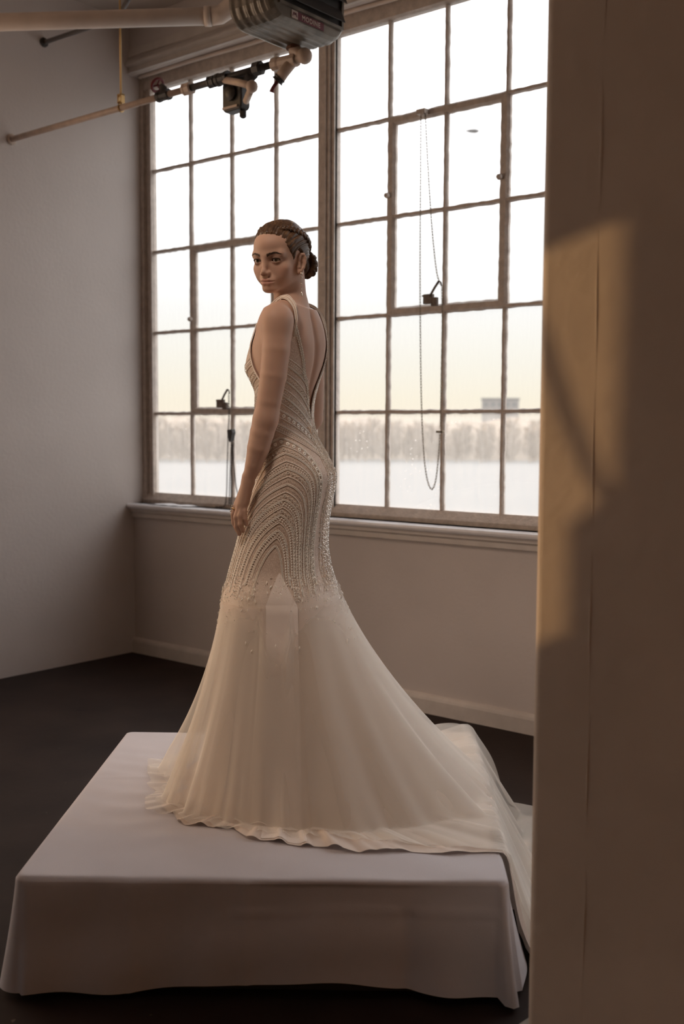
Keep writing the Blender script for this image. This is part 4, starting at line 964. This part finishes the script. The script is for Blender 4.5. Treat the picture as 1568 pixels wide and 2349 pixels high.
# ring on the left hand
rg = empty('ring'); thing(rg, 'gold ring with raised stones on the left hand beside the gown', 'ring')
fa, fb_ = V(*fing[0][0]), V(*fing[0][1]); cg = fa + (fb_ - fa) * .5; ax = (fb_ - fa) / np.linalg.norm(fb_ - fa); n1_ = np.cross(ax, V(0, 1, 0)); n1_ /= np.linalg.norm(n1_); n2_ = np.cross(ax, n1_)
MB().tube(to_world([cg + .0100 * (n1_ * math.cos(a) + n2_ * math.sin(a)) for a in np.linspace(0, 2 * PI, 21)[:-1]]), .0016, 6, closed=True).build('band', M_brass, rg, smooth=True)
out_ = V(-1, -.15, .1)
for dz in (-.008, 0, .008): MB().ball(to_world([cg + out_ * .0112 + ax * dz])[0], .0031, 8, 5).build('stone', M_crystal, rg, smooth=True)
# ------------------------------------------------------------------ the gown
M_mesh = bpy.data.materials.new('gown_mesh'); M_mesh.use_nodes = True; t = M_mesh.node_tree; b = t.nodes['Principled BSDF']
c = N(t, 'ShaderNodeTexCoord'); v1 = N(t, 'ShaderNodeTexVoronoi', Scale=260.0); t.links.new(c.outputs['Object'], v1.inputs['Vector'])
fd_ = N(t, 'ShaderNodeAttribute'); fd_.attribute_name = 'fade'; fm_ = N(t, 'ShaderNodeMix', data_type='RGBA'); fm_.inputs[7].default_value = (.84, .735, .655, 1)
t.links.new(fd_.outputs['Fac'], fm_.inputs[0]); t.links.new(ramp(t, v1.outputs['Distance'], [(.15, (.80, .685, .60)), (.55, (.62, .495, .42))]), fm_.inputs[6]); t.links.new(fm_.outputs[2], b.inputs['Base Color']); b.inputs['Roughness'].default_value = .7
bu = N(t, 'ShaderNodeBump', Strength=.4, Distance=.0012, invert=True); t.links.new(v1.outputs['Distance'], bu.inputs['Height']); t.links.new(bu.outputs[0], b.inputs['Normal'])
M_thread = mat('ivory_thread', (.98, .94, .87), .5)
M_bead = mat('glass_beads', (.88, .82, .74), .14, metal=.55)
def fabric(name, col, trans, alpha=1.0, rough=.6, sheen=.3, edge=.0, fade=False):
    M = bpy.data.materials.new(name); M.use_nodes = True; t = M.node_tree; t.nodes.clear()
    o = t.nodes.new('ShaderNodeOutputMaterial'); d_ = N(t, 'ShaderNodeBsdfDiffuse'); tl = N(t, 'ShaderNodeBsdfTranslucent'); mx = N(t, 'ShaderNodeMixShader')
    d_.inputs[0].default_value = (*col, 1); tl.inputs[0].default_value = (*[min(1, x * 1.05) for x in col], 1); mx.inputs[0].default_value = trans
    t.links.new(d_.outputs[0], mx.inputs[1]); t.links.new(tl.outputs[0], mx.inputs[2]); out = mx
    if sheen:
        gl = N(t, 'ShaderNodeBsdfGlossy', Roughness=rough); gl.inputs[0].default_value = (*col, 1); m2 = N(t, 'ShaderNodeMixShader'); m2.inputs[0].default_value = sheen
        t.links.new(mx.outputs[0], m2.inputs[1]); t.links.new(gl.outputs[0], m2.inputs[2]); out = m2
    if alpha < 1:
        tr = N(t, 'ShaderNodeBsdfTransparent'); m3 = N(t, 'ShaderNodeMixShader'); lw = N(t, 'ShaderNodeLayerWeight', Blend=.5)
        r_ = ramp(t, lw.outputs['Facing'], [(.0, alpha), (.7, min(1, alpha + edge * .45)), (1.0, min(1, alpha + edge))]); 
        if fade:
            fa_ = N(t, 'ShaderNodeAttribute'); fa_.attribute_name = 'gather'; mu = N(t, 'ShaderNodeMath', operation='MULTIPLY'); t.links.new(r_, mu.inputs[0]); t.links.new(fa_.outputs['Fac'], mu.inputs[1]); r_ = mu.outputs[0]
        t.links.new(r_, m3.inputs[0])
        t.links.new(tr.outputs[0], m3.inputs[1]); t.links.new(out.outputs[0], m3.inputs[2]); out = m3
    t.links.new(out.outputs[0], o.inputs[0]); return M
M_lining = fabric('satin_lining', (.86, .755, .68), .12, rough=.5, sheen=.06)
M_tulle = fabric('ivory_tulle', (.94, .89, .82), .22, alpha=.30, sheen=0, edge=.5, fade=True)
M_train = fabric('ivory_train_tulle', (.94, .90, .84), .22, alpha=.26, sheen=0, edge=.5, fade=True)
M_godet_glow = fabric('glow_coloured_godet', (.97, .89, .84), .08, sheen=.03)

gown = empty('gown'); gown.parent = bride; gown['label'] = 'ivory beaded gown with low open back and tulle train'
TOPA = np.radians([0, 5, 11, 20, 30, 36, 45, 51, 54, 57, 60, 62, 65, 69, 76, 90, 106, 116, 126, 134, 140, 145, 150, 156, 162, 168, 174, 180])
TOPZ = np.array([1.135, 1.165, 1.205, 1.245, 1.272, 1.295, 1.365, 1.42, 1.455, 1.458, 1.425, 1.385, 1.335, 1.295, 1.265, 1.248, 1.265, 1.295, 1.345, 1.405, 1.445, 1.445, 1.42, 1.38, 1.34, 1.30, 1.27, 1.255])
def ztop(th): return np.interp(np.abs(wrap(th)), TOPA, TOPZ)
def gown_pt(th, z, lift=.0): return torso_pt(th, z, .0045 + lift, 1.0)
TH = np.sort(np.unique(np.r_[np.linspace(-PI, PI, 260, endpoint=False), TOPA[:-1], -TOPA[1:-1]])); nv = 150
G = np.zeros((len(TH), nv, 3))
for j in range(nv):
    zz = .578 + (ztop(TH) - .578) * j / (nv - 1); G[:, j] = gown_pt(TH, zz)
o = grid_mesh('bodice', to_world(G), M_mesh, gown, closed_u=True); mo = o.modifiers.new('cloth', 'SOLIDIFY'); mo.thickness = .0008; mo.offset = 1
bod = o
fa_ = np.clip((.71 - to_world(G)[..., 2].ravel() + .30) / .11, 0, 1); q = o.data.attributes.new('fade', 'FLOAT', 'POINT'); q.data.foreach_set('value', fa_.astype(np.float32))

def normals(th, z):
    e_ = 1e-3; a = gown_pt(th + e_, z) - gown_pt(th - e_, z); b_ = gown_pt(th, z + e_) - gown_pt(th, z - e_); n_ = np.cross(a, b_)
    n_ /= np.linalg.norm(n_, axis=-1, keepdims=True); p = gown_pt(th, z); cx = sec(z)[0]
    s_ = np.sign(n_[..., 0] * (p[..., 0] - cx) + n_[..., 1] * p[..., 1]); return n_ * s_[..., None]
cordB, leafB, beadB, diaB = MB(), MB(), MB(), MB()
OCT_F = [(0, 2, 4), (2, 1, 4), (1, 3, 4), (3, 0, 4), (2, 0, 5), (1, 2, 5), (3, 1, 5), (0, 3, 5)]
def bead(p, n_, r_):
    u_ = np.cross(n_, V(.3, .5, .8)); u_ /= np.linalg.norm(u_) + 1e-9; w_ = np.cross(n_, u_); c_ = p + n_ * r_ * .5
    beadB.add([c_ + u_ * r_, c_ - u_ * r_, c_ + w_ * r_, c_ - w_ * r_, c_ + n_ * r_, c_ - n_ * r_], OCT_F)
def leaf(p, n_, d_, L, w_):
    s_ = np.cross(n_, d_); lift = n_ * .0016
    leafB.add([p, p + d_ * L * .5 + s_ * w_ + lift * .3, p + d_ * L + lift * .4, p + d_ * L * .5 - s_ * w_ + lift * .3, p + d_ * L * .5 + lift * 1.4], [(0, 4, 1), (1, 4, 2), (2, 4, 3), (3, 4, 0)])
def curve_on(ths, zs_, step=.004):
    """resample a (theta, z) curve by arc length; returns theta, z, points, tangents, normals"""
    p = gown_pt(np.asarray(ths), np.asarray(zs_)); d = np.r_[0, np.cumsum(np.linalg.norm(np.diff(p, axis=0), axis=1))]
    n_ = max(3, int(d[-1] / step)); s_ = np.linspace(0, d[-1], n_); a, z = np.interp(s_, d, ths), np.interp(s_, d, zs_)
    ok = z < ztop(a) - .003; a, z = a[ok], z[ok]
    if len(a) < 3: return None
    P = gown_pt(a, z, .0017); t_ = np.gradient(P, axis=0); t_ /= np.linalg.norm(t_, axis=1)[:, None] + 1e-9
    return a, z, P, t_, normals(a, z)
def cord(ths, zs_, r_=.0011, sh=(0,)):
    q = curve_on(ths, zs_, .0055)
    if q is None: return
    a, z, P, t_, n_ = q; s_ = np.cross(n_, t_)
    for h in sh: cordB.tube(to_world(P + s_ * h), r_, 4, caps=False)
def motif(kind, ths, zs_, sc=1.0):
    step = {'dots': .0062, 'leaf': .0078, 'diamond': .0125, 'disc': .019, 'twist': .0042}[kind] * sc
    q = curve_on(ths, zs_, step)
    if q is None: return
    a, z, P, t_, n_ = q; s_ = np.cross(n_, t_)
    for i in range(len(P)):
        p, tt, nn, ss = P[i], t_[i], n_[i], s_[i]
        if kind == 'dots': bead(p, nn, .0015)
        elif kind == 'twist': bead(p + ss * .0012 * (-1) ** i, nn, .0013)
        elif kind == 'leaf':
            for sg in (1, -1): leaf(p + ss * sg * .0008, nn, (tt * .75 + ss * sg * .66), .0085 * sc, .0019 * sc)
        elif kind == 'diamond':
            r_ = .0056 * sc; c4 = [p + tt * r_, p + ss * r_ * .95, p - tt * r_, p - ss * r_ * .95]
            diaB.tube(to_world(np.array(c4) + nn * .0006), .00075, 4, closed=True)
            bead(p, nn, .0021)
            if i % 2: bead(p + ss * .0045, nn, .0011); bead(p - ss * .0045, nn, .0011)
        elif kind == 'disc':
            B_ = [p + nn * .0012] + [p + .0058 * (tt * math.cos(x) + ss * math.sin(x)) for x in np.linspace(0, 2 * PI, 13)[:-1]]
            leafB.add(B_, [(0, k + 1, (k + 1) % 12 + 1) for k in range(12)]); bead(p, nn, .0024)
            for x in np.linspace(0, 2 * PI, 9)[:-1]: bead(p + .0068 * (tt * math.cos(x) + ss * math.sin(x)), nn, .0009)
def arch(q, sg, back, zend):
    """one leg of a nested pointed arch; q 0 (outermost) .. 1 (innermost); sg +1 left side, -1 right side"""
    za = 1.090 - .315 * q; d = np.linspace(0, max(.02, za - zend), 60)
    if back:
        Wd = 49 - 39 * q; dl = Wd * (1 - np.exp(-(d / (.050 - .012 * q)) ** .85)); dl = dl * (1 - .10 * (d / d[-1]) ** 2 * (1 - q)); th = 82 - dl
    else:
        Wd = 88 - 66 * q; dl = Wd * (1 - np.exp(-(d / (.12 - .03 * q)) ** .9)) * 1.05; th = 82 + dl
    return np.radians(th) * sg, za - d
types = ['disc', 'diamond', 'dots', 'leaf', 'diamond', 'twist', 'dots', 'diamond', 'leaf', 'diamond', 'leaf', 'twist', 'leaf', 'twist']
K = len(types)
for sg in (1, -1):
    for back in (True, False):
        for k in range(K + 1):
            q = k / K; a, z = arch(q, sg, back, .655 + .03 * math.sin(k * 2.1))
            cord(a, z, .00115, (-.0017, .0017) if k % 2 == 0 else (0,))
            if k < K:
                a, z = arch((k + .5) / K, sg, back, .645 + .035 * math.sin(k * 1.7 + 1)); motif(types[k], a, z, .95 if types[k] != 'diamond' else .9)
    # diagonal bands of the bodice, back and front
    bt = ['leaf', 'dots', 'diamond', 'twist', 'leaf', 'diamond', 'dots', 'disc', 'twist', 'leaf']
    for j in range(11):
        zj = 1.355 - .0235 * j
        for rng_, sl in (((93, 6), -.115), ((93, 178), -.085)):
            th = np.linspace(rng_[0], rng_[1], 60); w_ = np.abs(th - 93) / abs(rng_[1] - 93); zz = zj + sl * w_ ** 1.1 + .02 * (w_ > 2)
            cord(np.radians(th) * sg, zz, .0010, (-.0014, .0014) if j % 2 else (0,))
            if j < 10: motif(bt[j], np.radians(th) * sg, zz - .0118, .85)
    # borders following the back opening and the armhole
    th = np.radians(np.linspace(3, 56, 90)); zt = ztop(th)
    for o_ in (.006, .016): cord((th + o_ * 4.2) * sg, zt - .004 - o_ * .1, .0012)
    motif('leaf', (th + .011 * 4.2) * sg, zt - .006, 1.0); motif('dots', (th + .003) * sg, zt - .0045, .8)
    th = np.radians(np.linspace(60, 139, 90)); cord(th * sg, ztop(th) - .004, .0012); motif('dots', th * sg, ztop(th) - .008, .8)
    th = np.radians(np.linspace(146, 179, 60)); cord(th * sg, ztop(th) - .004, .0012); motif('leaf', th * sg, ztop(th) - .012, .9)
# dense beading of the centre back
r2 = np.random.default_rng(5)
for dth in (-24, -17, -10, -4, 4, 10, 17, 24): zz = np.linspace(.655, 1.12 - abs(dth) * .0012, 60); cord(np.radians(dth + 2.2 * np.sin(zz * 38)), zz, .0012)
th = np.radians(r2.uniform(-27, 27, 3000)); zz = r2.uniform(.63, 1.125, 3000); P = gown_pt(th, zz, .0014); n_ = normals(th, zz)
for p, nn, r_ in zip(P, n_, r2.uniform(.0010, .0019, 3000)): bead(p, nn, r_)
for zz in np.linspace(.66, 1.12, 34):
    for dth in (-13, 0, 13):
        p = gown_pt(np.array([math.radians(dth)]), np.array([zz]), .001)[0]; bead(p, normals(np.array([math.radians(dth)]), np.array([zz]))[0], .0028)

# shoulder straps: gathered double ribbon over the shoulder
hsel = bv[(bv[:, 2] > 1.40) & (bv[:, 2] < 1.54)]
kdb = KDTree(len(bv)); [kdb.insert(p, i) for i, p in enumerate(bv)]; kdb.balance()
nrm_b = np.zeros((len(bv), 3)); fn_ = np.cross(bv[bq[:, 2]] - bv[bq[:, 0]], bv[bq[:, 3]] - bv[bq[:, 1]])
for k in range(4):
    for ax_ in range(3): nrm_b[:, ax_] += np.bincount(bq[:, k], fn_[:, ax_], len(bv))
nrm_b /= np.linalg.norm(nrm_b, axis=1)[:, None] + 1e-12
if nrm_b[np.argmax(bv[:, 2]), 2] < 0: nrm_b = -nrm_b
def on_body(p, lift):
    co, i, d = kdb.find(p); return bv[i] + nrm_b[i] * lift, nrm_b[i]
for sg, top in ((1, V(.020, -.068, 1.512)), (-1, V(.058, .078, 1.512))):
    a = gown_pt(np.array([math.radians(55) * sg]), np.array([1.448]))[0]; c_ = gown_pt(np.array([math.radians(142) * sg]), np.array([1.440]))[0]
    lo_ = [gown_pt(np.array([math.radians(q_) * sg]), np.array([z_]))[0] for q_, z_ in ((54.5, 1.385), (55, 1.418))]
    path = smooth_path(lo_ + [a, a * .55 + top * .45 + V(0, 0, .006), top, c_ * .22 + top * .78 + V(0, 0, .004), c_ * .42 + top * .58 + V(0, 0, .003)], 8)
    for w0, lift, nm in ((.0150, .0045, 'strap'), (.0085, .0080, 'strap_fold')):
        rows_ = []
        bl_ = np.zeros((len(path), 1)); P = np.array([on_body(p, 0)[0] for p in path]) * (1 - bl_) + path * bl_; Nn = np.array([on_body(p, 0)[1] for p in path])
        for _ in range(3): P[1:-1] = (P[:-2] + 2 * P[1:-1] + P[2:]) / 4; Nn[1:-1] = (Nn[:-2] + 2 * Nn[1:-1] + Nn[2:]) / 4
        tg = np.gradient(P, axis=0); tg /= np.linalg.norm(tg, axis=1)[:, None]; sd = np.cross(Nn, tg); sd /= np.linalg.norm(sd, axis=1)[:, None]
        for w_ in np.linspace(-1, 1, 13):
            tw_ = np.linspace(0, 1, len(P)); wob = np.interp(tw_, [0, .2, .38, .52, .62, .8, 1], [.18, .34, .5, .8, 1.1, .95, .25]) * (1 + .08 * np.sin(np.arange(len(P)) * .55 + 1))
            pts = P + sd * (w0 * w_ * wob)[:, None] + (0 if nm == 'strap' else 1) * sd * .006 * sg
            l_ = lift * np.interp(tw_, [0, .3, .75, 1], [.25, 1, 1, .1])[:, None] + .0022 * math.cos(w_ * 7) - .003 * w_ ** 4
            rows_.append(np.array([on_body(p, 0)[0] for p in pts]) * 0 + pts + Nn * l_)
        o = grid_mesh(nm, to_world(np.array(rows_)), M_mesh, gown); mo = o.modifiers.new('cloth', 'SOLIDIFY'); mo.thickness = .002; mo.offset = 0
        R_ = np.array(rows_)
        for iw in (0, 3, 6, 9, 12):
            if iw in (0, 6, 12): cordB.tube(to_world(R_[iw] + Nn * .0012), .0012, 4, caps=False)
            else:
                for i in range(0, len(P), 2): bead(R_[iw][i] + Nn[i] * .0008, Nn[i], .0016)

# ---- skirt layers
thd = np.linspace(-PI, PI, 721); CXs = float(sec(.585)[0]); RZ = np.linspace(.40, .70, 31); RA = np.linspace(-PI, PI, 721); RT = []
for z_ in RZ:
    bp = torso_pt(thd, np.full(721, max(z_, .585)), .0045, 1); al = np.arctan2(bp[:, 1], bp[:, 0] - CXs); rb = np.hypot(bp[:, 0] - CXs, bp[:, 1]); o_ = np.argsort(al)
    RT.append(np.interp(RA, al[o_], rb[o_], period=2 * PI) + (0 if z_ > .592 else (.592 - z_) * (.24 + .16 * (.5 + .5 * np.cos(RA)))))
RT = np.array(RT)
def ring_r(a, z=.585):
    a = wrap(a); z = np.broadcast_to(np.asarray(z, float), a.shape); f_ = np.clip((z - RZ[0]) / (RZ[1] - RZ[0]), 0, len(RZ) - 1.001); k = f_.astype(int); f_ = f_ - k
    g = (a + PI) / (2 * PI) * 720; gi = np.clip(g.astype(int), 0, 719); gf = g - gi
    v_ = lambda kk: RT[kk, gi] * (1 - gf) + RT[kk, gi + 1] * gf
    return v_(k) * (1 - f_) + v_(k + 1) * f_
def per(adeg, tab):
    A0 = [x[0] for x in tab]; B0 = [x[1] for x in tab]; return np.interp(adeg, [A0[-1] - 360] + A0 + [A0[0] + 360], [B0[-1]] + B0 + [B0[0]])
HEM1 = [(-170, .31), (-155, .37), (-145, .40), (-137, .405), (-124, .445), (-115, .417), (-107, .412), (-98.7, .455), (-92, .48), (-76.7, .536), (-63, .606), (-55, .676), (-46, .775), (-42, .83), (-36, 1.02), (-25, 1.10), (-10, 1.06), (10, 1.03), (25, .98), (40, .86), (60, .70), (90, .52), (120, .42), (150, .34)]
HEM2 = [(-170, .41), (-155, .425), (-145, .43), (-137, .42), (-124, .43), (-110, .405), (-98, .42), (-85, .44), (-76, .46), (-63, .53), (-55, .61), (-46, .72), (-40, .86), (-33, 1.06), (-20, 1.16), (0, 1.20), (20, 1.16), (34, 1.08), (44, .92), (60, .74), (90, .55), (120, .46), (148, .46), (156, .49), (168, .43)]
FREE = [(-180, .33), (-150, .335), (-120, .345), (-95, .37), (-75, .40), (-60, .45), (-45, .53), (-30, .575), (-10, .60), (10, .60), (30, .575), (50, .50), (70, .42), (100, .36), (140, .335)]
FREE1 = [(-180, .255), (-150, .28), (-125, .33), (-95, .36), (-75, .40), (-60, .45), (-45, .53), (-30, .575), (-10, .595), (10, .595), (30, .57), (50, .49), (70, .41), (100, .35), (140, .28)]
def smooth_per(tab, w_=5):
    d = np.arange(-180, 180); v_ = per(d, tab); k = np.exp(-np.linspace(-2, 2, 4 * w_ + 1) ** 2); k /= k.sum(); vp = np.concatenate([v_[-2 * w_:], v_, v_[:2 * w_]])
    return d, np.convolve(vp, k, 'valid')
def skirt(a, t_, hem, free, seed, famp, zoff=.0, z0=.585, ruff=1.0, rise=.0, freqs=(7, 11, 13, 17)):
    """a (na,) polar angles, t_ (nt,) -> (na, nt, 3)"""
    ad = np.degrees(wrap(a)); d, hv_ = smooth_per(hem, 2); _, fv_ = smooth_per(free, 5)
    rh = np.interp(ad, d, hv_, period=360) + .006 * np.sin(a * 23 + seed) * ruff; rf = np.minimum(np.interp(ad, d, fv_, period=360), rh - .02); z0 = np.broadcast_to(np.asarray(z0, float), a.shape); r0 = ring_r(a, z0 - .006) + zoff
    rc_ = np.random.default_rng(3); fold = np.zeros_like(a); fold2 = np.zeros_like(a); own = np.zeros_like(a)
    for n_ in (5, 8, 12): fold += rc_.uniform(.5, 1) / 1.8 * np.sin(n_ * a + rc_.uniform(0, 6) + .8 * np.sin(2 * a + 3))
    r = np.random.default_rng(seed)
    for n_ in freqs + (23,): own += r.uniform(.5, 1) / 2.0 * np.sin(n_ * a + r.uniform(0, 6) + .8 * np.sin(2 * a + seed))
    own = np.clip(.45 + .55 * own, 0, None) ** 1.3
    for n_ in (29, 37, 43): fold2 += r.uniform(.5, 1) / 2 * np.sin(n_ * a + r.uniform(0, 6) + 1.2 * np.sin(3 * a))
    back = .5 + .5 * np.cos(a)                                     # 1 towards the train
    Lf = np.hypot(rf - r0, z0); Lt = Lf + (rh - rf); S_ = t_[None] * Lt[:, None]; u_ = np.clip(S_ / Lf[:, None], 0, 1)
    rho = r0[:, None] + (rf - r0)[:, None] * (.80 * u_ ** 1.34 + .20 * u_ ** 1.02); z = z0[:, None] * (1 - u_) ** 1.06
    lie = np.clip(S_ - Lf[:, None], 0, None); rho = rho + lie
    amp = famp * np.clip(u_ * 1.15, 0, 1) ** 1.4 * (1 - .35 * np.clip(lie / .1, 0, 1))
    rho = rho + .022 * (amp / famp) * fold[:, None] + np.maximum(0, famp - .022) * (amp / famp) * own[:, None] * u_ + .003 * fold2[:, None] * u_ ** 3 * (amp / famp)
    prox = np.clip(u_, 0, 1) ** 8
    z = z + .004 + rise + prox * (.0055 + .0055 * fold2[:, None] + .004 * fold[:, None]) * ruff + np.clip(lie / .05, 0, 1) * .006 * np.maximum(0, np.sin(a * 41 + 2 * np.sin(a * 5) + seed))[:, None] * ruff * (np.clip(-np.sin(a), 0, 1)[:, None] + .25)
    x = CXs + rho * np.cos(a)[:, None]; y = rho * np.sin(a)[:, None]
    xe = .628 + .036 * y; ee = np.where(lie > 0, np.maximum(0, x - xe), 0)
    down = np.minimum(ee, .285); out = ee - down
    x = np.where(ee > 0, xe + .010 + .012 * np.clip(ee / .02, 0, 1) + down * (.13 + zoff * 62 + .10 * fold2[:, None] + .16 * np.clip(np.sin(a + .35), 0, 1)[:, None]) + out * .8 + zoff * .8, x); z = np.where(ee > 0, np.maximum(z - down * 1.02 * (1 - np.exp(-ee / .012)) , -.292 + .004 * zoff / .01 + rise), z)
    return np.stack([x, y, np.maximum(z, np.where(ee > .29, -.292, np.where(ee > 0, -1, .0065 + rise * .6)))], -1)
na_ = 720; aa = np.linspace(-PI, PI, na_, endpoint=False)
tt = np.r_[np.linspace(0, .62, 40), np.linspace(.635, 1, 60)]
L1 = skirt(aa, tt, HEM1, FREE1, 3, .0221, .0016, z0=.592, freqs=(6, 9, 13))
o = grid_mesh('lining', to_world(L1), M_lining, gown, closed_u=True, label='blush satin underskirt with rippled hem')
FREE2 = [(x, r_ + .012) for x, r_ in FREE]
dip = lambda a: .105 * np.exp(-(wrap(a + 1.60) / .20) ** 4)
SEAM2 = lambda a: .597 + .050 * np.abs(np.sin(4.5 * a + .6)) ** .8 - dip(a)
SEAM3 = lambda a: .596 + .040 * np.abs(np.sin(3.5 * a + 2)) ** .8 - dip(a)
L2 = skirt(aa, tt, HEM2, FREE2, 8, (.022 + .027), .0030, rise=.004, z0=SEAM2(aa))
o = grid_mesh('tulle_overskirt', to_world(L2), M_tulle, gown, closed_u=True, label='sheer ivory tulle overskirt')
HEM3 = [(x, r_ + (.02 if abs(x) < 60 else -.045)) for x, r_ in HEM2]; FREE3 = [(x, r_ + .024) for x, r_ in FREE]
L3 = skirt(aa, tt, HEM3, FREE3, 15, (.022 + .050), .0048, rise=.008, z0=SEAM3(aa))
o = grid_mesh('tulle_train', to_world(L3), M_train, gown, closed_u=True, label='outer sheer tulle layer flowing into the train')
# both overlays begin as thin single net at the seam
for nm in ('tulle_overskirt', 'tulle_train'):
    o = bpy.data.objects[nm]; w_ = np.broadcast_to(np.clip(tt / .16, 0, 1)[None], (na_, len(tt))); w_ = .18 + .82 * w_ * w_ * (3 - 2 * w_)
    q = o.data.attributes.new('gather', 'FLOAT', 'POINT'); q.data.foreach_set('value', w_.ravel().astype(np.float32))
# godet wedge from thigh height, coloured pale in place of light glowing through
gz = np.r_[np.linspace(.695, .603, 26), np.zeros(40)]; gtt = np.r_[np.zeros(26), np.linspace(.006, .985, 40)]; Gd = np.zeros((22, 66, 3))
for j in range(66):
    w_ = math.radians(.4 + 12.0 * min(1, j / 25) ** .85 - 5 * max(0, j - 25) / 40); th_ = math.radians(76) + np.linspace(-w_, w_, 22)
    if gz[j] > 0: Gd[:, j] = gown_pt(th_, np.full(22, gz[j]), .0015 + .0024 * j / 25)
    else:
        p_ = gown_pt(th_, np.full(22, .588)); aj = np.arctan2(p_[:, 1], p_[:, 0] - CXs); Gd[:, j] = skirt(aj, gtt[j:j + 1], HEM1, FREE1, 3, .0221, .0042, rise=.0015, z0=.592, freqs=(6, 9, 13))[:, 0]
grid_mesh('godet', to_world(Gd), M_godet_glow, gown)
# leaves and beads trailing off below the lace
for i in range(1000):
    th_ = r2.uniform(-PI, PI); z_ = .685 - abs(r2.normal()) * .085
    if z_ > SEAM2(np.array([th_]))[0]:
        p = gown_pt(np.array([th_]), np.array([z_]), .001)[0]; n_ = normals(np.array([th_]), np.array([z_]))[0]; d2 = gown_pt(np.array([th_]), np.array([z_ - .004]), .001)[0] - p; d2 /= np.linalg.norm(d2)
    else:
        t_ = max(0, float(SEAM2(np.array([th_]))[0]) - z_) / .75; Q = skirt(np.array([th_, th_ + .004]), np.array([t_, t_ + .004]), HEM2, FREE2, 8, .049, .0046, rise=.004, z0=SEAM2(np.array([th_, th_ + .004]))); p = Q[0, 0]
        d2 = Q[0, 1] - p; d2 /= np.linalg.norm(d2); sd = Q[1, 0] - p; n_ = np.cross(d2, sd); n_ /= np.linalg.norm(n_)
        if n_ @ V(p[0] - CXs, p[1], 0) < 0: n_ = -n_
    if i % 3 == 0: leaf(p + n_ * .001, n_, d2 * .95 + .3 * r2.normal() * np.cross(n_, d2), .012, .0023)
    else: bead(p + n_ * .0006, n_, r2.uniform(.0010, .0022))
for Bm, nm, m_ in ((cordB, 'corded_embroidery', M_thread), (leafB, 'leaf_embroidery', M_thread), (diaB, 'lattice_embroidery', M_thread), (beadB, 'beadwork', M_bead)):
    if Bm in (leafB, beadB): Bm.v = [to_world(np.concatenate(Bm.v))]
    o = Bm.build(nm, m_, gown, smooth=(Bm is cordB)); o['kind'] = 'stuff'
